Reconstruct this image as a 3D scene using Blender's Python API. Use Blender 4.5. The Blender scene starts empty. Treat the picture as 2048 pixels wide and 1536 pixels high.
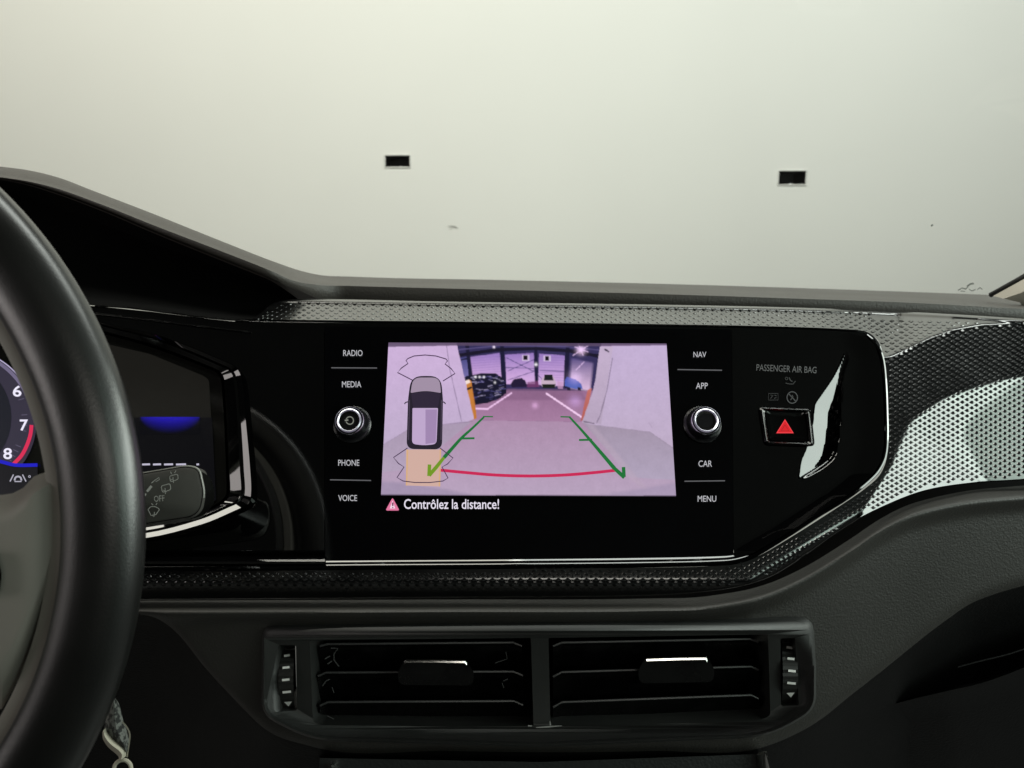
import bpy, bmesh, math, random
import numpy as np
from mathutils import Vector, Matrix
from mathutils.geometry import tessellate_polygon

random.seed(7)
rng = np.random.default_rng(7)
SC = bpy.context.scene
COL = SC.collection

# ------------------------------------------------------------------ camera
F = 1547.0                                  # focal length in photo pixels (2048 wide)
PITCH = math.radians(-10.0)
CAM = np.array([0.0, 0.0, 1.10])
FW = np.array([0.0, math.cos(PITCH), math.sin(PITCH)])
UP = np.array([0.0, -math.sin(PITCH), math.cos(PITCH)])
RT = np.array([1.0, 0.0, 0.0])
cd = bpy.data.cameras.new('camera')
cam = bpy.data.objects.new('camera', cd)
COL.objects.link(cam)
cam.location = CAM
cam.rotation_euler = (math.pi / 2 + PITCH, 0, 0)
cd.sensor_width = 36.0
cd.lens = 36.0 * F / 2048.0
cd.clip_start = 0.01
cd.clip_end = 50.0
cd.dof.use_dof = True
cd.dof.focus_distance = 0.48
cd.dof.aperture_fstop = 15.0
SC.camera = cam

# ------------------------------------------------------------------ world and lamps
wd = bpy.data.worlds.new('World')
SC.world = wd
wd.use_nodes = True
wd.node_tree.nodes['Background'].inputs[0].default_value = (0.9, 1.0, 0.92, 1)
wd.node_tree.nodes['Background'].inputs[1].default_value = 0.006


def lamp(name, loc, target, sx, sy, power, col):
    l = bpy.data.lights.new(name, 'AREA')
    l.shape = 'RECTANGLE'
    l.size = sx
    l.size_y = sy
    l.energy = power
    l.color = col
    o = bpy.data.objects.new(name, l)
    COL.objects.link(o)
    o.location = loc
    d = Vector(target) - Vector(loc)
    o.rotation_euler = d.to_track_quat('-Z', 'Y').to_euler()
    return o


# garage ceiling lamps in front of the car and the daylight-like light at the side windows, plus added fill lamps
lamp('ceiling_lamp_left', (-1.2, 0.85, 3.15), (-1.05, 2.2, 1.0), 2.41, 0.9, 53, (1.0, 0.955, 0.865))
lamp('ceiling_lamp_right', (1.2, 0.85, 3.15), (1.05, 2.2, 1.0), 2.41, 0.9, 53, (0.955, 0.995, 0.95))
lamp('side_window_lamp_right', (0.98, 0.06, 1.13), (0.30, 0.30, 1.08), 0.62, 0.42, 5.6, (0.88, 1.0, 0.92))
lamp('decor_fill_lamp', (0.95, -0.62, 1.25), (0.4, 0.3, 1.0), 0.55, 0.36, 2.4, (0.80, 1.0, 0.88))  # added lamp, lights the far-right bend of the decor trim
lamp('wheel_fill_lamp', (1.15, 0.58, 1.28), (-0.2, 0.30, 1.10), 0.80, 0.50, 11.0, (0.92, 1.0, 0.92))  # added lamp, brightens the right edge of the steering wheel rim
lamp('rear_fill_lamp', (0.18, -0.95, 1.30), (0.05, 0.25, 0.95), 0.55, 0.16, 1.3, (1.0, 0.97, 0.88))  # added unseen lamp behind the camera for chrome tabs, ridges and wheel
lamp('side_window_lamp_left', (-1.02, 0.05, 1.15), (-0.3, 0.3, 1.05), 0.55, 0.40, 2.2, (1.0, 0.93, 0.90))

SC.view_settings.view_transform = 'Standard'
SC.view_settings.look = 'None'
SC.view_settings.exposure = 0.0
SC.view_settings.gamma = 1.0
SC.render.engine = 'CYCLES'
SC.cycles.use_denoising = True
SC.cycles.max_bounces = 8
SC.cycles.sample_clamp_indirect = 4.0


# ------------------------------------------------------------------ pixel helpers
def ray(px, py):
    return FW + ((px - 1024.0) / F) * RT + ((768.0 - py) / F) * UP


def W(px, py, z):
    """point seen at photo pixel (px, py), z metres along the view axis"""
    return CAM + z * ray(px, py)


def zp(py):
    return 0.48 / (1 + 0.0002 * (py - 840.0))


_p0, _p1, _p2 = W(1024, 840, zp(840)), W(1300, 840, zp(840)), W(1024, 1000, zp(1000))
PN = np.cross(_p1 - _p0, _p2 - _p0)
PN /= np.linalg.norm(PN)
if np.dot(PN, FW) > 0:
    PN = -PN


def P(px, py, h=0.0):
    """point seen at a pixel on the console face plane, lifted h metres towards the seats"""
    d = ray(px, py)
    t = np.dot(_p0 + PN * h - CAM, PN) / np.dot(d, PN)
    return CAM + t * d


def interp(pts, x):
    xs = [p[0] for p in pts]
    ys = [p[1] for p in pts]
    return float(np.interp(x, xs, ys))


def smooth_curve(pts, xs):
    """monotone-ish smooth y(x) through pts"""
    X = np.array([p[0] for p in pts], float)
    Y = np.array([p[1] for p in pts], float)
    m = np.gradient(Y, X)
    out = []
    for x in xs:
        i = int(np.clip(np.searchsorted(X, x) - 1, 0, len(X) - 2))
        h = X[i + 1] - X[i]
        t = (x - X[i]) / h
        t = min(max(t, -0.5), 1.5)
        h00 = 2 * t**3 - 3 * t**2 + 1
        h10 = t**3 - 2 * t**2 + t
        h01 = -2 * t**3 + 3 * t**2
        h11 = t**3 - t**2
        out.append(h00 * Y[i] + h10 * h * m[i] + h01 * Y[i + 1] + h11 * h * m[i + 1])
    return np.array(out)


def catmull(pts, n=6, closed=False):
    """Catmull-Rom (centripetal-like) through n-d points"""
    P_ = [np.array(p, float) for p in pts]
    N = len(P_)
    out = []
    rngi = range(N if closed else N - 1)
    for i in rngi:
        if closed:
            a, b, c, d = P_[(i - 1) % N], P_[i], P_[(i + 1) % N], P_[(i + 2) % N]
        else:
            b, c = P_[i], P_[i + 1]
            a = P_[i - 1] if i > 0 else 2 * b - c
            d = P_[i + 2] if i + 2 < N else 2 * c - b
        l = np.linalg.norm(c - b) + 1e-9
        m1 = (c - a) * l / (l + np.linalg.norm(b - a) + 1e-9)
        m2 = (d - b) * l / (l + np.linalg.norm(d - c) + 1e-9)
        for k in range(n):
            t = k / n
            out.append((2*t**3 - 3*t**2 + 1) * b + (t**3 - 2*t**2 + t) * m1 + (-2*t**3 + 3*t**2) * c + (t**3 - t**2) * m2)
    if not closed:
        out.append(P_[-1])
    return out


def round_poly(pts, r, n=5):
    """round the corners of a pixel polygon; r scalar or list"""
    out = []
    N = len(pts)
    for i in range(N):
        p = np.array(pts[i], float)
        a = np.array(pts[i - 1], float)
        b = np.array(pts[(i + 1) % N], float)
        rr = r[i] if isinstance(r, (list, tuple)) else r
        if rr <= 0:
            out.append(p)
            continue
        da, db = a - p, b - p
        la, lb = np.linalg.norm(da), np.linalg.norm(db)
        q = min(rr, la * 0.48, lb * 0.48)
        s, e = p + da / la * q, p + db / lb * q
        for k in range(n + 1):
            t = k / n
            out.append((1 - t)**2 * s + 2 * t * (1 - t) * p + t**2 * e)
    return out


def softplus(x, k):
    x = np.asarray(x, float)
    return np.where(x > 20 * k, x, k * np.log1p(np.exp(np.clip(x / k, -50, 20))))


def poly_sdist(line, x, y):
    """signed distance (px) to an open polyline, positive on the right-hand side (image y down: below/right of a line drawn upwards-right)"""
    x = np.asarray(x, float)
    y = np.asarray(y, float)
    best = np.full(x.shape, 1e9)
    sign = np.ones(x.shape)
    for (ax, ay), (bx, by) in zip(line[:-1], line[1:]):
        dx, dy = bx - ax, by - ay
        t = np.clip(((x - ax) * dx + (y - ay) * dy) / (dx * dx + dy * dy), 0, 1)
        qx, qy = ax + t * dx, ay + t * dy
        d = np.hypot(x - qx, y - qy)
        c = dx * (y - ay) - dy * (x - ax)
        u = d < best - 1e-6
        best = np.where(u, d, best)
        sign = np.where(u, np.sign(c), sign)
    return best * np.where(sign == 0, 1, sign)


def in_poly(poly, x, y):
    x = np.asarray(x, float)
    y = np.asarray(y, float)
    inside = np.zeros(x.shape, bool)
    n = len(poly)
    for i in range(n):
        x1, y1 = poly[i][0], poly[i][1]
        x2, y2 = poly[(i + 1) % n][0], poly[(i + 1) % n][1]
        if y1 == y2:
            continue
        c = ((y1 > y) != (y2 > y)) & (x < (x2 - x1) * (y - y1) / (y2 - y1) + x1)
        inside ^= c
    return inside


# ------------------------------------------------------------------ materials
def lin(c):
    c = np.asarray(c, float) / 255.0
    return tuple(np.where(c <= 0.04045, c / 12.92, ((c + 0.055) / 1.055) ** 2.4))


MATS = {}


def mat(name, base=(0.02, 0.02, 0.02), rough=0.5, metal=0.0, ior=1.5, bump=None, var=None, emit=None, estr=1.0, coat=0.0):
    if name in MATS:
        return MATS[name]
    m = bpy.data.materials.new(name)
    m.use_nodes = True
    nt = m.node_tree
    b = nt.nodes['Principled BSDF']
    b.inputs['Base Color'].default_value = (*base, 1)
    b.inputs['Roughness'].default_value = rough
    b.inputs['Metallic'].default_value = metal
    b.inputs['IOR'].default_value = ior
    if coat:
        b.inputs['Coat Weight'].default_value = coat
        b.inputs['Coat Roughness'].default_value = 0.05
    tc = nt.nodes.new('ShaderNodeTexCoord')
    if bump:
        kind, scale, dist, strength = bump
        if kind == 'leather':
            t = nt.nodes.new('ShaderNodeTexVoronoi')
            t.inputs['Scale'].default_value = scale
            t.feature = 'SMOOTH_F1'
            out = t.outputs['Distance']
            n2 = nt.nodes.new('ShaderNodeTexNoise')
            n2.inputs['Scale'].default_value = scale * 1.7
            n2.inputs['Detail'].default_value = 3
            mx = nt.nodes.new('ShaderNodeMath')
            mx.operation = 'MULTIPLY_ADD'
            nt.links.new(n2.outputs['Fac'], mx.inputs[0])
            mx.inputs[1].default_value = 0.6
            nt.links.new(out, mx.inputs[2])
            nt.links.new(tc.outputs['Object'], t.inputs['Vector'])
            nt.links.new(tc.outputs['Object'], n2.inputs['Vector'])
            out = mx.outputs[0]
        else:
            t = nt.nodes.new('ShaderNodeTexNoise')
            t.inputs['Scale'].default_value = scale
            t.inputs['Detail'].default_value = 5
            nt.links.new(tc.outputs['Object'], t.inputs['Vector'])
            out = t.outputs['Fac']
        bp = nt.nodes.new('ShaderNodeBump')
        bp.inputs['Distance'].default_value = dist
        bp.inputs['Strength'].default_value = strength
        nt.links.new(out, bp.inputs['Height'])
        nt.links.new(bp.outputs['Normal'], b.inputs['Normal'])
    if var:
        scale, amt, ramt = var
        n = nt.nodes.new('ShaderNodeTexNoise')
        n.inputs['Scale'].default_value = scale
        n.inputs['Detail'].default_value = 6
        nt.links.new(tc.outputs['Object'], n.inputs['Vector'])
        mr = nt.nodes.new('ShaderNodeMapRange')
        mr.inputs['From Min'].default_value = 0.3
        mr.inputs['From Max'].default_value = 0.7
        mr.inputs['To Min'].default_value = 1 - amt
        mr.inputs['To Max'].default_value = 1 + amt
        nt.links.new(n.outputs['Fac'], mr.inputs['Value'])
        vm = nt.nodes.new('ShaderNodeVectorMath')
        vm.operation = 'SCALE'
        vm.inputs[0].default_value = base
        nt.links.new(mr.outputs[0], vm.inputs['Scale'])
        nt.links.new(vm.outputs['Vector'], b.inputs['Base Color'])
        if ramt:
            m2 = nt.nodes.new('ShaderNodeMapRange')
            m2.inputs['From Min'].default_value = 0.3
            m2.inputs['From Max'].default_value = 0.7
            m2.inputs['To Min'].default_value = max(rough - ramt, 0.01)
            m2.inputs['To Max'].default_value = rough + ramt
            nt.links.new(n.outputs['Fac'], m2.inputs['Value'])
            nt.links.new(m2.outputs[0], b.inputs['Roughness'])
    if emit is not None:
        b.inputs['Emission Color'].default_value = (*emit, 1)
        b.inputs['Emission Strength'].default_value = estr
    MATS[name] = m
    return m


def glow(name, srgb, s=1.0):
    return mat(name, base=(0.005, 0.005, 0.005), rough=0.3, emit=lin(srgb), estr=s)


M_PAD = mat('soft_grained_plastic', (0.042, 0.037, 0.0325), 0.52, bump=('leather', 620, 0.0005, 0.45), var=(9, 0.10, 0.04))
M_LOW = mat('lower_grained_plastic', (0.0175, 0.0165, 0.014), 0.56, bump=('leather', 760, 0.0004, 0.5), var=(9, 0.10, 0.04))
M_BLACK = mat('matt_black_lining', (0.0015, 0.0015, 0.0015), 0.9, ior=1.15)
M_GLOSS = mat('piano_black', (0.0007, 0.0007, 0.0008), 0.035, ior=1.75, var=(30, 0.2, 0.008))
M_GLASS = mat('display_glass_black', (0.0006, 0.0006, 0.0009), 0.06, ior=1.45, var=(40, 0.2, 0.015))
M_DECOR = mat('dark_metallic_decor', (0.0022, 0.0023, 0.0025), 0.17, ior=1.95, var=(60, 0.2, 0.03))
M_VENT = mat('vent_plastic', (0.015, 0.0158, 0.0148), 0.5, bump=('noise', 1500, 0.0002, 0.25), var=(20, 0.12, 0.05))
M_SLAT = mat('slat_plastic', (0.0015, 0.0015, 0.0015), 0.28, var=(60, 0.3, 0.08))
M_CHROME = mat('satin_chrome', (0.85, 0.84, 0.80), 0.13, metal=1.0)
M_SILVER = mat('silver_ring', (0.55, 0.55, 0.57), 0.25, metal=1.0)
M_LEATHER = mat('wheel_leather', (0.0045, 0.0047, 0.0043), 0.34, ior=1.7, bump=('leather', 1100, 0.0003, 0.10), var=(14, 0.15, 0.04))
M_INSERT = mat('wheel_grey_plastic', (0.27, 0.255, 0.225), 0.55, bump=('noise', 1200, 0.0002, 0.2), var=(12, 0.1, 0.04))
M_STALK = mat('stalk_plastic', (0.06, 0.058, 0.052), 0.5, bump=('noise', 1600, 0.0002, 0.2), var=(30, 0.15, 0.05))
M_PRINT = mat('pale_print', (0.55, 0.55, 0.52), 0.6)
M_PRINT_D = mat('dim_print', (0.05, 0.05, 0.055), 0.6)
M_WALL = mat('painted_concrete', (0.78, 0.78, 0.735), 0.75, bump=('noise', 35, 0.002, 0.12), var=(1.3, 0.02, 0))
M_FLOOR = mat('garage_floor', (0.10, 0.10, 0.10), 0.5, var=(2, 0.15, 0.05))
M_LINER = mat('roof_cloth', (0.04, 0.04, 0.038), 0.9)
M_BEIGE = mat('beige_pillar_plastic', (0.50, 0.47, 0.40), 0.6, bump=('noise', 700, 0.0003, 0.2))
M_RUBBER = mat('black_rubber', (0.008, 0.008, 0.008), 0.6)
E_KEY = glow('key_legend', (190, 190, 195))
E_KEYD = glow('key_rule', (95, 95, 98))


# ------------------------------------------------------------------ objects
ROOTLOC = {}


def thing(name, label, cat, loc, group=None):
    o = bpy.data.objects.new(name, None)
    o.empty_display_size = 0.02
    COL.objects.link(o)
    o.location = loc
    o['label'] = label
    o['category'] = cat
    if group:
        o['group'] = group
    ROOTLOC[o.name] = np.array(loc, float)
    return o


def base_of(parent):
    while parent is not None and parent.parent is not None:
        parent = parent.parent
    return ROOTLOC.get(parent.name, np.zeros(3)) if parent is not None else np.zeros(3)


def obj(name, verts, faces, m, parent=None, smooth=True, angle=40):
    base = base_of(parent)
    me = bpy.data.meshes.new(name)
    me.from_pydata([tuple(np.asarray(v, float) - base) for v in verts], [], [tuple(int(i) for i in f) for f in faces])
    me.materials.append(m)
    bm = bmesh.new()
    bm.from_mesh(me)
    bmesh.ops.remove_doubles(bm, verts=bm.verts, dist=1e-6)
    bmesh.ops.recalc_face_normals(bm, faces=bm.faces)
    if smooth:
        a = math.radians(angle)
        for f in bm.faces:
            f.smooth = True
        for e in bm.edges:
            if len(e.link_faces) == 2 and e.calc_face_angle(0) > a:
                e.smooth = False
    bm.to_mesh(me)
    bm.free()
    o = bpy.data.objects.new(name, me)
    COL.objects.link(o)
    if parent is not None:
        o.parent = parent
    else:
        ROOTLOC[o.name] = np.zeros(3)
    return o


def tag(o, label, cat=None, kind=None, group=None):
    if label:
        o['label'] = label
    if cat:
        o['category'] = cat
    if kind:
        o['kind'] = kind
    if group:
        o['group'] = group
    return o


def loft(rows, close_u=False, close_v=False):
    n, m = len(rows), len(rows[0])
    v = [p for r in rows for p in r]
    f = []
    for i in range(n if close_u else n - 1):
        for j in range(m if close_v else m - 1):
            a, b = i * m + j, i * m + (j + 1) % m
            c, d = ((i + 1) % n) * m + (j + 1) % m, ((i + 1) % n) * m + j
            f.append((a, b, c, d))
    return v, f


def merge(*vf):
    V, Fc = [], []
    for v, f in vf:
        o = len(V)
        V += list(v)
        Fc += [tuple(i + o for i in q) for q in f]
    return V, Fc


def plate(outer, holes, front, back):
    """px outline with holes -> solid: front(x,y), back(x,y) give 3-D points"""
    loops = [outer] + list(holes)
    tri = tessellate_polygon([[Vector((p[0], p[1], 0)) for p in l] for l in loops])
    flat = [p for l in loops for p in l]
    n = len(flat)
    V = [front(p[0], p[1]) for p in flat] + [back(p[0], p[1]) for p in flat]
    Fc = [tuple(t) for t in tri] + [tuple(i + n for i in reversed(t)) for t in tri]
    o = 0
    for l in loops:
        k = len(l)
        for i in range(k):
            a, b = o + i, o + (i + 1) % k
            Fc.append((a, b, b + n, a + n))
        o += k
    return V, Fc


def flat_poly(pts, fn):
    tri = tessellate_polygon([[Vector((p[0], p[1], 0)) for p in pts]])
    return [fn(p[0], p[1]) for p in pts], [tuple(t) for t in tri]


def stroke(pts, w, fn, closed=False):
    """constant-width ribbon in px space"""
    pts = [np.array(p, float) for p in pts]
    n = len(pts)
    L, R_ = [], []
    for i in range(n):
        if closed:
            d = pts[(i + 1) % n] - pts[i - 1]
        else:
            d = pts[min(i + 1, n - 1)] - pts[max(i - 1, 0)]
        d = d / (np.linalg.norm(d) + 1e-9)
        nn = np.array([-d[1], d[0]])
        ww = w[i] if hasattr(w, '__len__') else w
        L.append(fn(*(pts[i] + nn * ww / 2)))
        R_.append(fn(*(pts[i] - nn * ww / 2)))
    return loft([L, R_] if not closed else [L + [L[0]], R_ + [R_[0]]])


def tube(path, r, seg=10, closed=False, cap=True):
    path = [np.asarray(p, float) for p in path]
    n = len(path)
    rows = []
    ref = np.array([0.0, 0.0, 1.0])
    for i in range(n):
        d = (path[(i + 1) % n] - path[i - 1]) if closed else (path[min(i + 1, n - 1)] - path[max(i - 1, 0)])
        d = d / (np.linalg.norm(d) + 1e-12)
        a = np.cross(d, PN)
        if np.linalg.norm(a) < 1e-3:
            a = np.cross(d, ref)
        a /= np.linalg.norm(a)
        b = np.cross(a, d)
        rr = r[i] if hasattr(r, '__len__') else r
        rows.append([path[i] + rr * (math.cos(2 * math.pi * k / seg) * a + math.sin(2 * math.pi * k / seg) * b) for k in range(seg)])
    v, f = loft(rows, close_u=closed, close_v=True)
    if cap and not closed:
        f += [tuple(range(seg)), tuple((n - 1) * seg + k for k in reversed(range(seg)))]
    return v, f


def lathe(c, axis, prof, seg=40):
    c = np.asarray(c, float)
    axis = np.asarray(axis, float) / np.linalg.norm(axis)
    a = np.cross(axis, [1, 0, 0])
    if np.linalg.norm(a) < 1e-3:
        a = np.cross(axis, [0, 1, 0])
    a /= np.linalg.norm(a)
    b = np.cross(axis, a)
    rows = [[c + axis * h + r * (math.cos(2 * math.pi * k / seg) * a + math.sin(2 * math.pi * k / seg) * b) for k in range(seg)] for r, h in prof]
    return loft(rows, close_v=True)


def text_vf(body, box, fn, angle=0.0, bold=0.0, shear=0.0):
    """lettering fitted into px box (x0, y0, x1, y1), y down"""
    cu = bpy.data.curves.new('lettering', 'FONT')
    cu.body = body
    cu.size = 1.0
    cu.offset = bold
    cu.resolution_u = 3
    o = bpy.data.objects.new('lettering_tmp', cu)
    COL.objects.link(o)
    bpy.context.view_layer.update()
    me = bpy.data.meshes.new_from_object(o.evaluated_get(bpy.context.evaluated_depsgraph_get()))
    vs = np.array([v.co[:2] for v in me.vertices])
    fs = [tuple(p.vertices) for p in me.polygons]
    bpy.data.objects.remove(o)
    bpy.data.curves.remove(cu)
    bpy.data.meshes.remove(me)
    lo, hi = vs.min(0), vs.max(0)
    x0, y0, x1, y1 = box
    cx, cy = (x0 + x1) / 2, (y0 + y1) / 2
    u = (vs[:, 0] - lo[0]) / (hi[0] - lo[0]) * (x1 - x0) + x0 - cx
    v = (hi[1] - vs[:, 1]) / (hi[1] - lo[1]) * (y1 - y0) + y0 - cy
    u = u - shear * v
    ca, sa = math.cos(angle), math.sin(angle)
    return [fn(cx + ca * a - sa * b, cy + sa * a + ca * b) for a, b in zip(u, v)], fs


def PH(h):
    return lambda x, y: P(x, y, h)


def WZ(z):
    return lambda x, y: W(x, y, z)


def circle_px(cx, cy, rx, ry=None, n=32, a0=0, a1=2 * math.pi, end=False):
    ry = rx if ry is None else ry
    return [(cx + rx * math.cos(a0 + (a1 - a0) * k / (n if not end else n - 1)), cy + ry * math.sin(a0 + (a1 - a0) * k / (n if not end else n - 1))) for k in range(n)]


# ================================================================== SETTING
WALLY = 2.5


def onwall(px, py, d=0.0):
    r = ray(px, py)
    return CAM + r * ((WALLY + d) / r[1])


pk = [[(769, 310), (821, 310.5), (821, 335), (769, 334.5)], [(1557, 341), (1612, 342), (1611.5, 370), (1557, 369)]]
holes_w = []
for q in pk:
    a, c = onwall(*q[0]), onwall(*q[2])
    holes_w.append([(a[0], a[2]), (c[0], a[2]), (c[0], c[2]), (a[0], c[2])])
xs = sorted({-4.0, 4.0} | {p[0] for h in holes_w for p in h})
zs = sorted({-0.02, 3.4} | {p[1] for h in holes_w for p in h})
V, Fc = [], []
idx = {}
for i, x in enumerate(xs):
    for j, z in enumerate(zs):
        idx[i, j] = len(V)
        V.append((x, WALLY, z))
nb = len(V)
V += [(x, y + 0.18, z) for x, y, z in V]
for i in range(len(xs) - 1):
    for j in range(len(zs) - 1):
        mx, mz = (xs[i] + xs[i + 1]) / 2, (zs[j] + zs[j + 1]) / 2
        if any(h[0][0] < mx < h[1][0] and h[2][1] < mz < h[0][1] for h in holes_w):
            continue
        q = (idx[i, j], idx[i + 1, j], idx[i + 1, j + 1], idx[i, j + 1])
        Fc.append(q)
        Fc.append(tuple(k + nb for k in reversed(q)))
wall = obj('wall', V, Fc, M_WALL, smooth=False)
tag(wall, 'white painted concrete garage wall behind the windscreen', kind='structure')
# scuffs on the wall
M_SCUFF = mat('grey_scuff', (0.42, 0.42, 0.39), 0.8)
sc1 = stroke([(895, 452.5), (903, 452), (910, 453.5), (916, 456)], [0.6, 2.4, 3.0, 0.8], lambda x, y: onwall(x, y, -0.002))
sc2 = stroke([(898, 457), (904, 457.5)], [0.5, 1.2], lambda x, y: onwall(x, y, -0.002))
obj('scuff', *merge(sc1, sc2), M_SCUFF, wall, smooth=False)

floor = obj('floor', [(-4, -3, 0), (4, -3, 0), (4, 2.6, 0), (-4, 2.6, 0), (-4, -3, -0.1), (4, -3, -0.1), (4, 2.6, -0.1), (-4, 2.6, -0.1)],
            [(0, 1, 2, 3), (4, 5, 6, 7), (0, 1, 5, 4), (1, 2, 6, 5), (2, 3, 7, 6), (3, 0, 4, 7)], M_FLOOR, smooth=False)
tag(floor, 'grey concrete garage floor under the car', kind='structure')

M_PIT = mat('dark_steel_socket', (0.006, 0.006, 0.006), 0.6)
M_LIP = mat('chipped_plaster_lip', (0.72, 0.72, 0.68), 0.8)
lab = ['small black rectangular pocket in the white wall above the curved scuff mark',
       'small black rectangular pocket in the white wall on the pillar side']
for h, q, lb in zip(holes_w, pk, lab):
    x0, x1, z1, z0 = h[0][0], h[1][0], h[0][1], h[2][1]
    t = thing('wall_pocket', lb, 'wall socket', ((x0 + x1) / 2, WALLY + 0.05, z0), 'pockets in the garage wall')
    y0, y1 = WALLY + 0.001, WALLY + 0.11
    e = 0.0006
    V = [(x0 + e, y0, z0 + e), (x1 - e, y0, z0 + e), (x1 - e, y0, z1 - e), (x0 + e, y0, z1 - e), (x0 + e, y1, z0 + e), (x1 - e, y1, z0 + e), (x1 - e, y1, z1 - e), (x0 + e, y1, z1 - e)]
    obj('box', V, [(4, 5, 6, 7), (0, 1, 5, 4), (1, 2, 6, 5), (2, 3, 7, 6), (3, 0, 4, 7)], M_PIT, t, smooth=False)
    cx = x0 + (x1 - x0) * 0.56
    obj('anchor_pin', *lathe((cx, WALLY + 0.03, z0 + 0.0006), (0, 0, 1), [(0.0001, 0), (0.006, 0), (0.004, 0.008), (0.0001, 0.011)], 10), M_SILVER, t)
    # uneven plaster lip round the pocket
    rim = [(x0, z0), (x1, z0), (x1, z1), (x0, z1)]
    pts = []
    for i in range(4):
        a, b = np.array(rim[i]), np.array(rim[(i + 1) % 4])
        for k in range(6):
            pts.append(a + (b - a) * k / 6)
    path = [(p[0], WALLY - 0.0005, p[1]) for p in pts]
    obj('plaster_lip', *tube(path, [0.0022 + 0.0012 * random.random() for _ in path], 6, closed=True), M_LIP, t)

# car roof lining over the seats (out of the picture; the glossy trim mirrors it)
rows = []
for i in range(13):
    y = 0.22 - i * 0.13
    rows.append([(-0.62 + j * 0.124, y, CAM[2] + 0.36 - 0.05 * ((j - 5) / 5) ** 4 - 0.03 * max(0, (1 - i / 3)) ** 2) for j in range(11)])
rows2 = [[(p[0], p[1], p[2] + 0.02) for p in r] for r in rows]
v1, v2 = loft(rows), loft(rows2)
roof = obj('roof_lining', *merge(v1, v2), M_LINER)
tag(roof, 'pale grey cloth roof lining above the front seats', kind='structure')

# ================================================================== WINDSCREEN
m = bpy.data.materials.new('windscreen_glass')
m.use_nodes = True
nt = m.node_tree
nt.nodes.remove(nt.nodes['Principled BSDF'])
tr = nt.nodes.new('ShaderNodeBsdfTransparent')
tr.inputs[0].default_value = (0.965, 0.985, 0.965, 1)
gl = nt.nodes.new('ShaderNodeBsdfGlossy')
gl.inputs['Roughness'].default_value = 0.02
fr = nt.nodes.new('ShaderNodeFresnel')
fr.inputs[0].default_value = 1.3
mx = nt.nodes.new('ShaderNodeMixShader')
nt.links.new(fr.outputs[0], mx.inputs[0])
nt.links.new(tr.outputs[0], mx.inputs[1])
nt.links.new(gl.outputs[0], mx.inputs[2])
nt.links.new(mx.outputs[0], nt.nodes['Material Output'].inputs[0])
M_SCREEN = m


def ws_point(u, v):
    """u -1..1 across, v 0..1 up"""
    x = u * (0.86 - 0.10 * v)
    y = 0.93 - 0.20 * u * u - v * 0.62
    z = CAM[2] - 0.075 + v * 0.46 + 0.0 * u
    return (x, y, z)


rows = [[ws_point(-1 + 2 * j / 24, i / 8) for j in range(25)] for i in range(9)]
ws = obj('windscreen', *loft(rows), M_SCREEN)
if ws.data.polygons[0].normal.z > 0:
    ws.data.flip_normals()
tag(ws, 'clear laminated windscreen sloping above the dashboard', 'windscreen')


def on_ws(px, py):
    best = None
    d = ray(px, py)
    # march along the ray until the glass is met
    for t in np.linspace(0.3, 1.2, 900):
        p = CAM + d * t
        v = (p[2] - CAM[2] + 0.075) / 0.46
        u = p[0] / (0.86 - 0.10 * v)
        y = 0.93 - 0.20 * u * u - v * 0.62
        if p[1] >= y:
            return CAM + d * (t - 0.003)
    return CAM + d * 0.7


M_SMUDGE = mat('dried_smear', (0.34, 0.36, 0.34), 0.8)
parts = []
for pts, w in [([(1916, 581), (1924, 576), (1931, 578), (1936, 574)], 2.2), ([(1934, 573), (1941, 568), (1948, 567)], 3.2), ([(1938, 578), (1944, 582), (1951, 579)], 1.6),
               ([(1954, 580), (1960, 575), (1965, 579)], 1.6), ([(1921, 582), (1930, 583)], 1.6), ([(1862, 452), (1866, 449.5)], 3.0)]:
    parts.append(stroke(pts, w, on_ws))
for p_ in parts:
    obj('smear', *p_, M_SMUDGE, ws, smooth=False)

# ================================================================== A-PILLAR FOOT
pil = thing('pillar_trim', 'beige windscreen pillar trim with black rubber seal beside the dashboard end', 'pillar trim', W(2060, 580, 0.62))
q0 = [(1986, 592), (2012, 578), (2048, 558), (2110, 520), (2180, 470), (2330, 340), (2520, 120), (2700, -120)]
q1 = [(2040, 605), (2080, 600), (2110, 590), (2170, 560), (2260, 510), (2440, 380), (2660, 150), (2860, -100)]
rows = [[W(x, y, 0.66 - 0.05 * k / 4) for k, (x, y) in enumerate(q0)],
        [W((a[0] * 0.6 + b[0] * 0.4), (a[1] * 0.6 + b[1] * 0.4), 0.645 - 0.05 * k / 4) for k, (a, b) in enumerate(zip(q0, q1))],
        [W(x, y, 0.64 - 0.05 * k / 4) for k, (x, y) in enumerate(q1)],
        [W(x + 20, y + 30, 0.70 - 0.05 * k / 4) for k, (x, y) in enumerate(q1)]]
obj('cover', *loft(rows), M_BEIGE, pil)
obj('seal', *tube([W(x - 5, y - 2, 0.665 - 0.05 * k / 16) for k, (x, y) in enumerate(catmull(q0, 4))], 0.0022, 8), M_RUBBER, pil)

# ================================================================== DASHBOARD
dash = thing('dashboard', 'dark grey grained dashboard with dimpled dark trim and piano black console', 'dashboard', (0.0, 0.62, 0.72))

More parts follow.
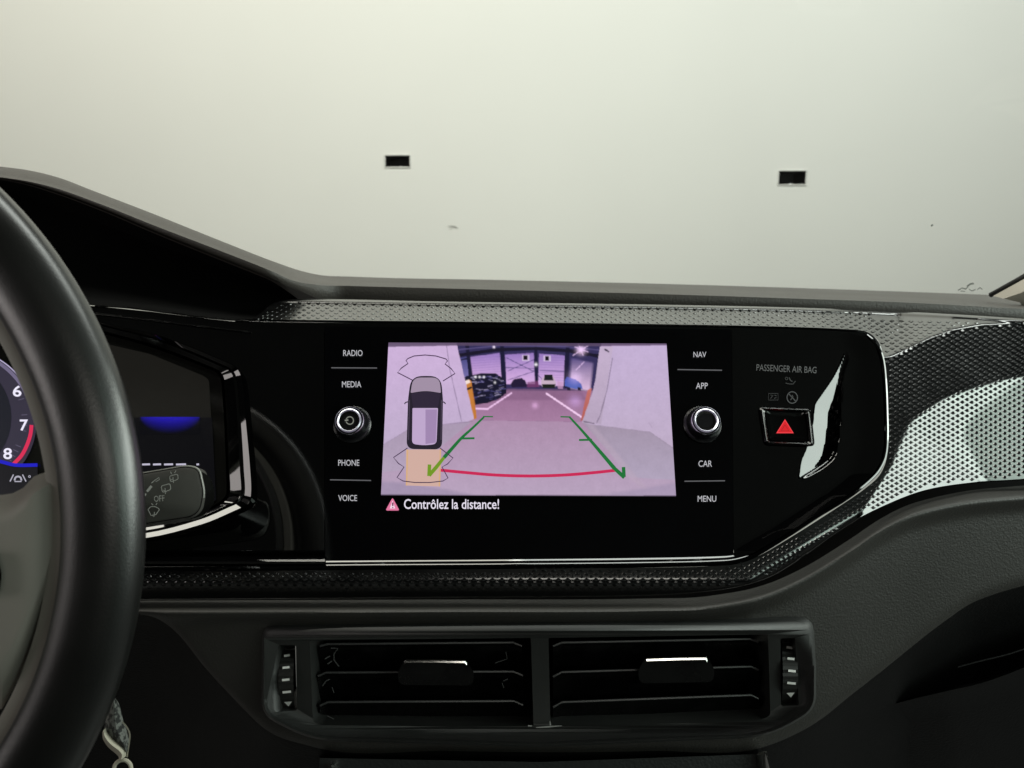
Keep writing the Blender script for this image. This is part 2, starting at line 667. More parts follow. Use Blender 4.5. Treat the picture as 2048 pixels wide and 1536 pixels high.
SIL = [(-160, 322), (-60, 326), (0, 333), (60, 341), (120, 356), (180, 379), (300, 425), (450, 485), (550, 524), (600, 541), (640, 550), (700, 553), (1000, 560), (1300, 567), (1600, 576), (1800, 583), (1960, 589), (2048, 593), (2200, 600), (2700, 626)]
BND = [(-160, 344), (-60, 348), (0, 354), (60, 363), (102, 373), (205, 409), (308, 450), (444, 502), (547, 543), (585, 560), (632, 568), (700, 570), (1000, 578), (1300, 586), (1600, 596), (1800, 603), (2048, 616), (2200, 622), (2700, 650)]
BOT = [(-160, 350), (-60, 353), (0, 358), (60, 370), (102, 383), (205, 421), (308, 465), (444, 520), (547, 561), (600, 582), (650, 602), (700, 606), (1000, 612), (1300, 618), (1556, 624), (1800, 634), (2048, 650), (2200, 662), (2700, 700)]


def mirror_left(pts):
    """the hood is symmetric: repeat its right flank on the far side of the wheel"""
    r = [p for p in pts if p[0] >= 0]
    return [(-240 - x, y) for x, y in reversed(r) if x <= 1300] + [p for p in pts if p[0] == -60] + r


SIL, BND, BOT = (mirror_left(c) for c in (SIL, BND, BOT))
X = np.arange(-1300, 2701, 10)
ys, yb, yf = smooth_curve(SIL, X), smooth_curve(BND, X), smooth_curve(BOT, X)
rows = []
for x, s, b, f in zip(X, ys, yb, yf):
    w = 1 - min(max((max(x, -240 - x) - 520) / 170.0, 0), 1)
    w = w * w * (3 - 2 * w)
    zs_ = 0.78 * (1 - w) + 0.575 * w
    zb = 0.590 * (1 - w) + 0.536 * w
    zf = 0.594 * (1 - w) + 0.541 * w
    sec = []
    sec.append(W(x, s + 30, zs_ + 0.10))
    sec.append(W(x, s + 4, zs_ + 0.02))
    sec.append(W(x, s, zs_))
    for t in (0.15, 0.35, 0.55, 0.75, 0.88):
        zz = zs_ + (zb + 0.006 - zs_) * t
        sec.append(W(x, s + (b - s) * (t ** (1.0 + 0.4 * w)), zz))
    for t in np.linspace(0.05, 1, 8):
        yy = b + (f - b) * t
        zz = zb + (zf - zb) * t - 0.0015 * math.sin(math.pi * t)
        sec.append(W(x, yy, zz))
    sec.append(W(x, f + 2, zf + 0.004))
    sec.append(W(x, f + 1 + 40 * (1 - w), zf + 0.02 + 0.012 * (1 - w)))
    rows.append(sec)
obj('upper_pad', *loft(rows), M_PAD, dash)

# black lining inside the instrument hood
X2 = np.arange(-800, 561, 20)
yf2 = smooth_curve(BOT, X2)
PT = [(-800, 646), (-740, 644), (-540, 622), (-240, 600), (-120, 594), (0, 600), (200, 612), (300, 622), (420, 637), (500, 644), (560, 646), (680, 648)]
yt2 = smooth_curve(PT, X2)
rows = []
for x, f, t in zip(X2, yf2, yt2):
    f0 = min(f - 2, t - 6)
    rows.append([W(x, f0, 0.537), W(x, f0 + 0.05 * (t - f0), 0.565), W(x, f0 + 0.15 * (t - f0), 0.60), W(x, f0 + 0.6 * (t - f0), 0.585), W(x, t - 0.08 * (t - f0), 0.535), W(x, t, zp(t) + 0.002)])
obj('hood_lining', *loft(rows), M_BLACK, dash)
obj('hood_end', *plate([(490, 540), (560, 548), (600, 566), (650, 590), (650, 613), (490, 640)], [], WZ(0.605), WZ(0.61)), M_BLACK, dash, smooth=False)
# fine step lines along the front of the hood shelf
for k, pts in enumerate([[(190, 611), (260, 616), (340, 626), (420, 636), (500, 643)], [(190, 627), (280, 637), (380, 650), (500, 664)]]):
    c = catmull(pts, 5)
    obj('shelf_edge', *tube([P(x, y, 0.001) for x, y in c], 0.0006, 6), M_SLAT, dash)

# ---- dimpled decor trim
PAIRS = [((498, 643), (502, 640)), ((530, 644), (524, 624)), ((562, 644.5), (548, 606)), ((620, 645), (600, 598)), ((900, 648), (890, 603)), ((1300, 653), (1300, 609)), ((1556, 658), (1556, 614)),
         ((1690, 662), (1740, 620)), ((1730, 666), (1880, 627)), ((1752, 676), (2040, 637)), ((1761, 692), (2330, 660)), ((1767, 715), (2620, 700)), ((1773, 760), (2700, 765)),
         ((1776, 830), (2700, 825)), ((1776, 889), (2600, 880)), ((1771, 925), (2300, 928)), ((1757, 953), (2052, 957)), ((1730, 977), (1950, 964)), ((1702, 997), (1850, 980)),
         ((1650, 1031), (1768, 1011)), ((1592, 1068), (1690, 1052)), ((1519, 1111), (1590, 1122)), ((1480, 1126), (1530, 1155)), ((1430, 1132), (1446, 1176)), ((1300, 1135), (1300, 1188)),
         ((900, 1138), (900, 1192)), ((500, 1140), (500, 1195)), ((150, 1142), (150, 1197)), ((-700, 1146), (-700, 1202))]
INN = catmull([p[0] for p in PAIRS], 14)
OUT = catmull([p[1] for p in PAIRS], 14)
UPC = [(300, 644), (500, 644), (900, 650), (1300, 655), (1500, 661), (1650, 680), (1720, 705), (1775, 714), (1800, 703), (1828, 689), (1858, 675), (1906, 658), (1960, 648), (2060, 643), (2200, 652), (2800, 700)]
LOC = [(1640, 1090), (1685, 1062), (1716, 1035), (1747, 990), (1765, 962), (1783, 934), (1791, 912), (1808, 872), (1822, 846), (1850, 824), (1892, 796), (1957, 774), (2048, 751), (2240, 715), (2800, 640)]
DIC = [(1790, 1060), (1840, 984), (1870, 932), (1899, 889), (1928, 857), (1960, 826), (2000, 790), (2060, 745), (2240, 640), (2300, 600)]
LOC = [tuple(p) for p in catmull(LOC, 4)]
DIC = [tuple(p) for p in catmull(DIC, 4)]
MMPX = 0.00031
TOPC = [(300, 596), (600, 598), (890, 603), (1300, 609), (1556, 614), (1740, 620), (1880, 627), (2040, 637), (2200, 648), (2330, 658), (2620, 698), (2700, 765)]


def decor_h(x, y):
    x = np.asarray(x, float)
    y = np.asarray(y, float)
    yu = np.interp(x, [p[0] for p in UPC], [p[1] for p in UPC])
    up = softplus(yu - y, 1.2) * MMPX
    yt = np.interp(x, [p[0] for p in TOPC], [p[1] for p in TOPC])
    kk = np.minimum(3.2, 260.0 / np.maximum(yu - yt, 5))
    h = 0.002 - kk * up + (kk - 0.6) * softplus(yt + 9 - y, 0.8) * MMPX - 6.0 * softplus(yt + 3 - y, 0.8) * MMPX
    dC = poly_sdist(LOC, x, y)
    h = h - 0.34 * softplus(dC, 1.5) * MMPX * (x > 1600)
    dD = poly_sdist(DIC, x, y)
    h = h + 0.13 * softplus(dD, 4.0) * MMPX * (x > 1600)
    # lower band rolls under towards the soft pad
    lo = np.where(x < 1500, 1166.0, 1166 - (x - 1500) * 0.62)
    r = softplus(y - lo, 4.0) * MMPX * (x < 1720)
    h = h - 1.1 * r
    return h


NS = 84
rows = []
for a, b in zip(INN, OUT):
    t = np.linspace(0, 1, NS)
    px = a[0] + (b[0] - a[0]) * t
    py = a[1] + (b[1] - a[1]) * t
    hh = decor_h(px, py)
    r = [P(x, y, h) for x, y, h in zip(px, py, hh)]
    # turned-in outer lip
    r.append(P(px[-1] + (b[0] - a[0]) * 0.004, py[-1] + (3 if b[1] > 900 else -0.0), hh[-1] - 0.008))
    rows.append(r)
decor = obj('decor_trim', *loft(rows), M_DECOR, dash, angle=60)
decor['label'] = 'dimpled dark decor trim mirroring the windows'

# dimples: wedge-shaped lozenges in staggered rows
inn_poly = [tuple(p) for p in INN]
out_poly = [tuple(p) for p in OUT]
band = inn_poly + out_poly[::-1]
V, Fc = [], []


DIM = []                                    # (px, py, lift) of every dimple corner


def add_dimple(cx, cy, hw, hh, dh):
    o = len(DIM)
    DIM.extend([(cx, cy - hh, -dh * 0.3), (cx + hw, cy + 0.1 * hh, -dh * 0.3), (cx, cy + hh, -dh * 0.3), (cx - hw, cy + 0.1 * hh, -dh * 0.3),
                (cx, cy + 0.35 * hh, dh), (cx - 0.45 * hw, cy + 0.15 * hh, dh * 0.72), (cx + 0.45 * hw, cy + 0.15 * hh, dh * 0.72)])
    Fc.extend([(o, o + 4, o + 5), (o, o + 5, o + 3), (o, o + 6, o + 4), (o, o + 1, o + 6), (o + 3, o + 5, o + 2), (o + 5, o + 4, o + 2), (o + 4, o + 6, o + 2), (o + 6, o + 1, o + 2)])


cand = []
# right-hand field and the lower band: regular lattice
j = 0
y = 640.0
while y < 1195:
    x = 280.0 + (9.4 if j % 2 else 0)
    while x < 2420:
        sk = 0.0
        cand.append((x, y + (x - 1700) * 0.02 if x > 1500 else y - 4, 6.4, 4.2))
        x += 18.8
    y += 5.5
    j += 1
cx = np.array([c[0] for c in cand])
cy = np.array([c[1] for c in cand])
ok = in_poly(band, cx, cy)
yu = np.interp(cx, [p[0] for p in UPC], [p[1] for p in UPC])
di = np.minimum(np.abs(poly_sdist(inn_poly, cx, cy)), np.abs(poly_sdist(out_poly, cx, cy)))
ok &= di > 5
ok &= ~((cx < 1740) & (cy < 700))
ok &= ~((cx < 1480) & (cy > 1176))
ok &= np.abs(cy - yu) > 3
for c in np.nonzero(ok)[0]:
    up = cy[c] < yu[c]
    add_dimple(cx[c], cy[c], 7.0, 3.2 if up else 4.7, 0.0015 if up else (0.0006 if cx[c] > 1600 else 0.0004))
# upper strip rows follow the strip
for j, t in enumerate(np.linspace(0.1, 0.86, 8)):
    x = 516.0 + (9.2 if j % 2 else 0)
    while x < 1745:
        yi = np.interp(x, [p[0][0] for p in PAIRS[:9]], [p[0][1] for p in PAIRS[:9]])
        yo = np.interp(x, [p[1][0] for p in PAIRS[1:10]], [p[1][1] for p in PAIRS[1:10]])
        yy = yi + (yo - yi) * t
        if in_poly(band, np.array([x - 5]), np.array([yy - 3]))[0]:
            add_dimple(x, yy, 6.0, 2.6, 0.0013)
        x += 18.4
DA = np.array(DIM)
V = [P(x, y, h) for x, y, h in zip(DA[:, 0], DA[:, 1], decor_h(DA[:, 0], DA[:, 1]) + DA[:, 2])]
dm = obj('dimple_relief', V, Fc, M_DECOR, decor, angle=8)
dm['kind'] = 'stuff'

# ---- piano black surround: left field round the instruments, right switch field
RIMP = [(470, 646), (700, 649), (1000, 652), (1300, 656), (1560, 661), (1700, 667), (1732, 672), (1750, 688), (1759, 715), (1765, 760), (1768, 830), (1768, 889), (1762, 922), (1747, 947), (1695, 990), (1640, 1024), (1585, 1060), (1512, 1103), (1485, 1114), (1450, 1120), (1300, 1124), (1000, 1127), (700, 1129), (500, 1131), (150, 1133), (-700, 1137)]
rimc = catmull(RIMP, 5)
def offset_path(path, d):
    out = []
    n = len(path)
    for i in range(n):
        t = path[min(i + 1, n - 1)] - path[max(i - 1, 0)]
        t = t / np.linalg.norm(t)
        out.append(path[i] + d * np.array([t[1], -t[0]]) * -1.0)
    return out


# lip profile: (px outwards from the centre line, lift); it climbs from the panel towards the seats
LIP = [(-12, -0.001), (-10, 0.0), (-7, 0.0005), (-4, 0.0012), (-1, 0.0020), (1, 0.0026), (3, 0.0028), (5, 0.0024), (8, 0.0)]
rows = [[P(p[0], p[1], h * min(1.0, max(0.15, (c[1] - 660) / 120.0))) for p, c in zip(offset_path(rimc, -d), rimc)] for d, h in LIP]
obj('bezel', *loft(rows), M_GLOSS, dash, angle=50)
rimo = catmull([(p[0] + (4 if p[0] > 1755 else 0), p[1] + (6 if p[1] > 1090 else (4 if p[1] > 940 else -1))) for p in RIMP[6:]], 5)
obj('bezel_step', *tube([P(x, y, 0.0022) for x, y in rimo], 0.0014, 8), M_GLOSS, dash)

# switch field on the right (scooped beside the switch)
LEFT_E = [(1690, 700), (1672, 742), (1660, 764), (1641, 792), (1628, 813), (1623, 850), (1617, 884), (1610, 905), (1602, 925), (1597, 962)]
RIGHT_E = [(1696, 720), (1688, 742), (1684, 764), (1681, 836), (1674, 899), (1664, 921), (1632, 945), (1600, 962)]
lens = catmull(LEFT_E, 4) + catmull(RIGHT_E, 4)[::-1]
lens = [tuple(p) for p in lens]
LE = [tuple(p) for p in catmull(LEFT_E[::-1], 4)]


def switch_h(x, y):
    x = np.asarray(x, float)
    y = np.asarray(y, float)
    ins = in_poly(lens, x, y)
    d = np.abs(poly_sdist(LE, x, y))
    dr = np.abs(poly_sdist([tuple(p) for p in catmull(RIGHT_E, 4)], x, y))
    h = np.where(ins, -0.42 * d * MMPX * np.clip(dr / 5.0, 0, 1), 0.0)
    # roll up into the bezel at the right
    xr = np.interp(y, [672, 715, 889, 947, 990, 1060, 1103], [1735, 1755, 1764, 1745, 1690, 1580, 1505])
    h = h + 0.25 * softplus(x - (xr - 45), 8) * MMPX
    return h


bnd_r = [(1700, 668), (1732, 673), (1750, 690), (1759, 716), (1765, 760), (1768, 830), (1768, 889), (1762, 922), (1747, 947), (1695, 990), (1640, 1024), (1585, 1060), (1512, 1103), (1480, 1116)]
yy = np.arange(664, 1117, 3.0)
rows = []
for y in yy:
    xl = np.interp(y, [660, 1117], [1464, 1467.5])
    xr = float(np.interp(y, [p[1] for p in bnd_r], [p[0] for p in bnd_r]))
    px = xl + (xr - xl) * np.linspace(0, 1, 90)
    hh = switch_h(px, np.full(90, y))
    rows.append([P(x, y, h) for x, h in zip(px, hh)])
sw = obj('switch_panel', *loft(rows), M_GLOSS, dash, angle=70)
sw['label'] = 'piano black switch panel with air bag lettering'
obj('lettering', *text_vf('PASSENGER AIR BAG', (1513, 731, 1633, 744), PH(0.0006), angle=0.045), mat('grey_print', (0.10, 0.10, 0.105), 0.6), sw, smooth=False)
ic = []
ic.append(stroke(circle_px(1584.5, 795, 10.5, 11.5, 24), 2.0, PH(0.0006), closed=True))
ic.append(stroke([(1577, 787), (1592, 803)], 2.0, PH(0.0006)))
ic.append(stroke([(1581, 800), (1586, 794), (1584, 790)], 1.6, PH(0.0007)))
obj('air_bag_off_symbol', *merge(*ic), M_PRINT_D, sw, smooth=False)
ic = [stroke([(1571, 766), (1579, 768), (1586, 768), (1591, 762)], 1.6, PH(0.0006)), stroke([(1578, 755), (1581, 761), (1585, 763)], 2.2, PH(0.0006)), stroke(circle_px(1573, 757, 2.6, 2.6, 10), 1.2, PH(0.0006), closed=True)]
obj('seat_symbol', *merge(*ic), mat('faint_print', (0.02, 0.02, 0.022), 0.6), sw, smooth=False)
ic = [stroke([(1537, 787), (1556, 787), (1556, 800), (1537, 800)], 1.2, PH(0.0006), closed=True), stroke([(1541, 797), (1546, 791), (1541, 790)], 1.6, PH(0.0006)), stroke([(1548, 797), (1553, 795)], 1.6, PH(0.0006)), stroke([(1549, 790), (1553, 792)], 1.6, PH(0.0006))]
obj('seat_off_symbol', *merge(*ic), mat('faint_print', (0.02, 0.02, 0.022), 0.6), sw, smooth=False)

obj('backing_plate', *plate([(-800, 655), (-540, 640), (-240, 602), (0, 606), (300, 632), (500, 655), (1300, 662), (1690, 675), (1740, 700), (1750, 900), (1690, 980), (1480, 1100), (-800, 1120)], [], PH(-0.032), PH(-0.036)), M_BLACK, dash, smooth=False)

# left field of the surround
CL_OUT = [(-620, 700), (-540, 640), (-300, 596), (-120, 584), (60, 604), (215, 648), (325, 673), (455, 724), (475, 736), (484, 755), (493, 839), (503, 942), (504, 992), (496, 1009), (470, 1023), (405, 1050), (290, 1078), (100, 1092), (-120, 1094), (-540, 1094), (-620, 1040)]
CL_MID = [(-605, 704), (-530, 648), (-300, 605), (-120, 594), (60, 613), (219, 655), (316, 680), (440, 731), (461, 742), (469, 757), (477, 839), (482, 942), (484, 986), (474, 1001), (452, 1012), (395, 1036), (290, 1062), (100, 1078), (-120, 1080), (-530, 1080), (-605, 1034)]
CL_INN = [(-580, 712), (-515, 660), (-300, 618), (-120, 608), (60, 626), (222, 668), (308, 692), (428, 738), (441, 748), (446, 764), (452, 860), (455, 942), (456, 988), (449, 1000), (428, 1016), (380, 1032), (290, 1048), (100, 1062), (-120, 1064), (-515, 1064), (-580, 1024)]
def dens(l, n=4):
    return [tuple(p) for p in catmull(l, n)]
CO, CM, CI = dens(CL_OUT), dens(CL_MID), dens(CL_INN)
left_outer = [(-800, 650), (-740, 647), (-540, 626), (-240, 592), (-120, 588), (0, 601), (200, 613), (300, 623), (420, 638), (500, 646), (648.4, 650), (648.9, 900), (648.9, 1101), (400, 1103), (150, 1104), (-800, 1104)]
fill = [p for p in left_outer]
v, f = plate(left_outer, [CO], PH(0.0), PH(-0.006))
obj('console_surround', v, f, M_GLOSS, dash, smooth=False)
# ledge under the left field with a soft edge line
rows = []
for x in np.arange(-700, 651, 25):
    rows.append([P(x, 1100.5, 0.0), P(x, 1102, 0.0012), P(x, 1104, 0.0008), P(x, 1108, -0.002), P(x, 1113 + 0.006 * (650 - x), 0.0005), P(x, 1123, 0.004), P(x, 1128, 0.003)])
obj('console_ledge', *loft(rows), M_GLOSS, dash, angle=80)

# ---- lower padded panel
Y1 = [(-700, 1206), (100, 1202), (900, 1199), (1300, 1197), (1400, 1194), (1446, 1188), (1500, 1178), (1545, 1164), (1600, 1139), (1702, 1077), (1760, 1038), (1811, 1012), (1860, 997), (1921, 984), (2048, 971), (2200, 958), (2700, 915)]
YB = [(-700, 1226), (100, 1222), (260, 1226), (320, 1240), (350, 1262), (410, 1335), (470, 1400), (530, 1458), (620, 1492), (900, 1502), (1300, 1502), (1540, 1490), (1640, 1440), (1700, 1392), (1760, 1345), (1890, 1242), (1940, 1208), (1990, 1188), (2060, 1168), (2200, 1132), (2700, 1010)]
BODY = [(300, 1190), (322, 1236), (350, 1262), (410, 1335), (470, 1400), (530, 1458), (620, 1492), (900, 1500), (1540, 1494), (1640, 1440), (1700, 1392), (1760, 1345), (1890, 1240), (1940, 1205), (1990, 1186), (2060, 1168), (2260, 1120), (2260, 900), (300, 900)]


def body_out(x, y):
    x = np.asarray(x, float)
    y = np.asarray(y, float)
    ins = in_poly(BODY, x, y)
    d = np.abs(poly_sdist(BODY[:17], x, y))
    return np.where(ins, -d, d)


VENT_OUT = round_poly([(524, 1247), (1200, 1237), (1626, 1234), (1632, 1330), (1632, 1420), (1540, 1474), (1080, 1494), (620, 1481), (523, 1430)], [26, 0, 28, 0, 30, 60, 0, 60, 30])
XL = np.arange(-700, 2701, 10.0)
y1 = smooth_curve(Y1, XL)
yB = smooth_curve(YB, XL)
cen = np.array(VENT_OUT).mean(0)
shr = [tuple(cen + (np.array(p) - cen) * np.array([0.975, 0.90])) for p in VENT_OUT]


def pad_z(x, py, a, b):
    dd = py - a
    z = 0.452 - 0.0085 * np.exp(-((dd - 27) / 15.0) ** 2) + 0.013 * (1 - np.clip(dd / 24.0, 0, 1)) ** 2 + 0.000075 * dd
    z = z + 0.00005 * max(0, x - 1500)
    return z + 2.4 * softplus(py - b + 4, 5.0) * 0.0003


nv = 60
rows, rows_s, pxy = [], [], []
for x, a, b in zip(XL, y1, yB):
    py = a + (b - a) * np.linspace(0, 1, nv) ** 1.25
    rows.append([W(x, yy, z) for yy, z in zip(py, pad_z(x, py, a, b))])
    pxy.append(py)
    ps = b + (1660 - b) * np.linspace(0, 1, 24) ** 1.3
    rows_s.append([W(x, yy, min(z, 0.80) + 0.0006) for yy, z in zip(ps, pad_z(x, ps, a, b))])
v, f = loft(rows)
keep = []
for q in f:
    i, j = divmod(q[0], nv)
    if not in_poly(shr, np.array([XL[i] + 5]), np.array([(pxy[i][j] + pxy[i][min(j + 1, nv - 1)]) / 2]))[0]:
        keep.append(q)
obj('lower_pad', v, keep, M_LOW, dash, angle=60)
M_SHADED = mat('hard_plastic_shaded', (0.0030, 0.0030, 0.0030), 0.6, ior=1.18, bump=('leather', 520, 0.0005, 0.4))  # colour darkened in place of the shade below the pad edge, glovebox too
obj('lower_pad_shaded', *loft(rows_s), M_SHADED, dash, angle=60)  # the pad's surface carried on below its edge, shade in its colour
# dark gap between the decor trim and the soft pad
rows = [[W(x, a - 60, 0.545), W(x, a - 20, 0.520), W(x, a + 16, 0.490)] for x, a in zip(XL, y1)]
obj('gap_lining', *loft(rows), M_BLACK, dash)

# glove compartment edges on the right under the wing
G1 = catmull([(1560, 1480), (1700, 1428), (1830, 1392), (1890, 1378), (1960, 1362), (2010, 1345), (2048, 1330), (2120, 1300), (2640, 1130)], 4)
G2 = catmull([(1915, 1334), (1960, 1322), (2010, 1310), (2048, 1298), (2120, 1276), (2500, 1165)], 4)
gz = [0.09 * max(0, min(1, (1900 - x) / 300.0)) for x, y in G1]
rows = [[W(x, y, 0.535 + g) for (x, y), g in zip(G1, gz)], [W(x, y + 5, 0.529 + g) for (x, y), g in zip(G1, gz)], [W(x + 6, y + 50, 0.59 + g) for (x, y), g in zip(G1, gz)], [W(x + 20, y + 300, 0.80 + g) for (x, y), g in zip(G1, gz)]]
obj('glovebox_lid', *loft(rows), M_SHADED, dash)
obj('glovebox_grip', *tube([W(x, y, 0.520) for x, y in G2], 0.0006, 6), M_SHADED, dash)

# ================================================================== INFOTAINMENT UNIT
info = thing('infotainment_unit', 'black glass infotainment unit showing a rear-view camera picture', 'car display', P(1055, 1110, -0.01))
outl = round_poly([(649.6, 653), (1463.4, 659), (1467, 1112), (650, 1124)], [2, 2, 2, 2], 2)
obj('glass_front', *plate(outl, [], PH(0.0004), PH(-0.012)), M_GLASS, info, smooth=False)

# --- camera picture
PX0, PY0, PW_, PH_ = 750, 676, 620, 330
img = np.zeros((PH_, PW_, 3))
GX, GY = np.meshgrid(np.arange(PW_) + PX0 + 0.5, np.arange(PH_) + PY0 + 0.5)


def fillp(pts, col, a=1.0, col2=None, axis='y', soft=0):
    global img
    x0, x1 = min(p[0] for p in pts), max(p[0] for p in pts)
    y0, y1 = min(p[1] for p in pts), max(p[1] for p in pts)
    mk = np.zeros(GX.shape)
    for ox in (-0.25, 0.25):
        for oy in (-0.25, 0.25):
            mk += in_poly(pts, GX + ox, GY + oy) * 0.25
    if soft:
        mk = blur(mk, soft)
    c = np.array(lin(col))
    if col2 is not None:
        c2 = np.array(lin(col2))
        t = np.clip((GY - y0) / max(y1 - y0, 1), 0, 1) if axis == 'y' else np.clip((GX - x0) / max(x1 - x0, 1), 0, 1)
        cc = c + (c2 - c) * t[..., None]
    else:
        cc = c
    img = img * (1 - a * mk[..., None]) + cc * (a * mk[..., None])


def blur(m_, n):
    k = np.ones(2 * n + 1) / (2 * n + 1)
    for ax in (0, 1):
        m_ = np.apply_along_axis(lambda r: np.convolve(np.pad(r, n, mode='edge'), k, mode='valid'), ax, m_)
    return m_


def linep(pts, w, col, a=1.0):
    global img
    mk = np.zeros(GX.shape)
    for (ax, ay), (bx, by) in zip(pts[:-1], pts[1:]):
        dx, dy = bx - ax, by - ay
        t = np.clip(((GX - ax) * dx + (GY - ay) * dy) / (dx * dx + dy * dy + 1e-9), 0, 1)
        d = np.hypot(GX - ax - t * dx, GY - ay - t * dy)
        mk = np.maximum(mk, np.clip(w / 2 + 0.5 - d, 0, 1))
    img = img * (1 - a * mk[..., None]) + np.array(lin(col)) * (a * mk[..., None])


def glowp(cx_, cy_, r, col, a=1.0):
    global img
    g = a * np.exp(-((GX - cx_) ** 2 + (GY - cy_) ** 2) / (r * r))
    img = img + g[..., None] * np.array(lin(col))


full = [(755, 680), (1360, 680), (1360, 1000), (755, 1000)]
fillp(full, (196, 168, 210), col2=(176, 158, 182))
# floor
fillp([(762, 892), (820, 857), (925, 846), (950, 836), (1168, 842), (1200, 852), (1300, 864), (1352, 898), (1355, 1000), (755, 1000)], (172, 140, 170), col2=(184, 164, 190))
fillp([(762, 892), (820, 857), (925, 846), (945, 842), (880, 895), (845, 935), (762, 945)], (168, 152, 176), 0.9, (178, 162, 186))
fillp([(1165, 845), (1200, 852), (1300, 864), (1352, 898), (1352, 960), (1262, 955), (1215, 900)], (160, 146, 166), 0.9, (176, 164, 188))
fillp([(1168, 842), (1185, 848), (1300, 985), (1262, 960)], (186, 166, 186), 0.5, soft=3)
# far hall seen through the gate
fillp([(912, 686), (1203, 686), (1194, 750), (1168, 844), (946, 840)], (52, 46, 88))
fillp([(925, 782), (1185, 782), (1168, 844), (946, 840)], (150, 108, 144), col2=(166, 126, 160))
fillp([(1015, 778), (1160, 780), (1175, 800), (990, 800)], (136, 98, 132), 0.8, soft=2)
for q in [[(940, 714), (999, 706), (1004, 764), (946, 766)], [(1010, 709), (1067, 706), (1070, 768), (1013, 768)], [(1078, 707), (1129, 711), (1128, 772), (1076, 770)]]:
    fillp(q, (150, 120, 190), col2=(216, 176, 226))
fillp([(1143, 716), (1186, 726), (1180, 782), (1140, 776)], (86, 74, 130), col2=(220, 188, 222), soft=2)
fillp([(918, 716), (936, 713), (942, 770), (928, 770)], (70, 70, 130), col2=(130, 120, 180))
for yv in np.arange(716, 764, 5.0):
    linep([(942, yv + 1), (1002, yv - 3)], 0.8, (120, 96, 160), 0.5)
    linep([(1078, yv - 2), (1128, yv)], 0.8, (120, 96, 160), 0.5)
for q in [((1014, 716), (1066, 742)), ((1016, 742), (1066, 720)), ((1012, 735), (1068, 737)), ((1080, 741), (1128, 743)), ((1016, 760), (1070, 742)), ((1076, 750), (1092, 766))]:
    linep(q, 1.6, (60, 56, 110), 0.8)
for xa, xb in ((934, 944), (1004, 1008), (1072, 1073), (1136, 1131)):
    linep([(xa, 690), (xb, 772)], 8 if xa != 1072 else 6, (26, 24, 52))
linep([(914, 711), (990, 700), (1072, 697), (1140, 702), (1196, 712)], 7, (24, 20, 40))
linep([(912, 700), (1000, 691), (1130, 693), (1198, 700)], 2.5, (90, 80, 130), 0.8)
linep([(912, 722), (940, 716)], 3, (26, 24, 52))
for cxa, cya in ((1052, 716), (1095, 717)):
    fillp([(cxa - 8, cya - 6), (cxa + 7, cya - 6), (cxa + 7, cya + 6), (cxa - 8, cya + 6)], (206, 186, 220))
    fillp([(cxa - 5, cya - 5), (cxa + 3, cya - 5), (cxa + 3, cya + 4), (cxa - 5, cya + 4)], (18, 14, 22))
# cars
fillp([(924, 758), (934, 752), (945, 750), (962, 747), (992, 747), (1006, 756), (1013, 768), (1013, 786), (998, 798), (975, 806), (950, 810), (934, 806)], (22, 20, 42))
for _ in range(70):
    a_ = rng.uniform(932, 1008)
    b_ = rng.uniform(751, 800)
    linep([(a_, b_), (a_ + rng.uniform(3, 10), b_ + rng.uniform(-3, 2))], rng.uniform(0.6, 1.8), [(110, 104, 170), (60, 60, 110), (190, 180, 220)][rng.integers(3)], 0.55)
for a_, b_ in ((951, 754), (959, 754), (968, 754), (990, 765)):
    glowp(a_, b_, 2.0, (255, 250, 255), 0.9)
fillp([(1021, 768), (1028, 758), (1044, 756), (1052, 763), (1054, 774), (1024, 775)], (34, 24, 52))
fillp([(1054, 764), (1076, 762), (1080, 774), (1054, 775)], (120, 60, 110), 0.8, soft=1)
fillp([(1082, 762), (1088, 752), (1106, 752), (1112, 764), (1111, 774), (1084, 774)], (200, 176, 196))
fillp([(1089, 749), (1105, 749), (1107, 761), (1088, 761)], (26, 30, 32))
fillp([(1084, 768), (1111, 768), (1110, 776), (1085, 776)], (28, 32, 26))
fillp([(1129, 762), (1134, 754), (1150, 758), (1163, 768), (1165, 778), (1150, 778), (1130, 772)], (62, 76, 168), col2=(84, 104, 186))
for a_ in (1137, 1158):
    fillp([(a_ - 3, 774), (a_ + 4, 775), (a_ + 4, 781), (a_ - 3, 780)], (26, 22, 44))
fillp([(1114, 762), (1126, 764), (1126, 778), (1116, 777)], (196, 150, 190), 0.7)
# bay lines, bollards, lamps
linep([(1023, 786), (975, 818), (947, 817)], 3.0, (238, 196, 236))
linep([(1093, 787), (1163, 834)], 3.6, (244, 206, 240))
fillp([(928, 762), (939, 759), (943, 764), (954, 836), (946, 840), (934, 780)], (206, 138, 62), col2=(190, 116, 52), axis='x')
fillp([(928, 762), (938, 759), (941, 765), (930, 770)], (245, 225, 215))
linep([(934, 779), (942, 775)], 4, (30, 20, 30))
fillp([(1175, 780), (1184, 776), (1171, 841), (1161, 842)], (196, 112, 104), col2=(176, 92, 84))
glowp(1162, 700, 8, (255, 220, 255), 0.9)
for q in [((1146, 711), (1178, 690)), ((1157, 688), (1166, 710)), ((1150, 694), (1176, 704)), ((1152, 740), (1168, 724))]:
    linep(q, 1.6, (240, 205, 250), 0.75)
glowp(988, 694, 2.2, (255, 240, 255), 1.0)
glowp(1072, 729, 3, (255, 250, 255), 1.0)
glowp(1070, 811, 6, (240, 190, 240), 0.35)
glowp(1150, 802, 12, (200, 170, 240), 0.30)
glowp(1150, 755, 12, (230, 200, 240), 0.35)
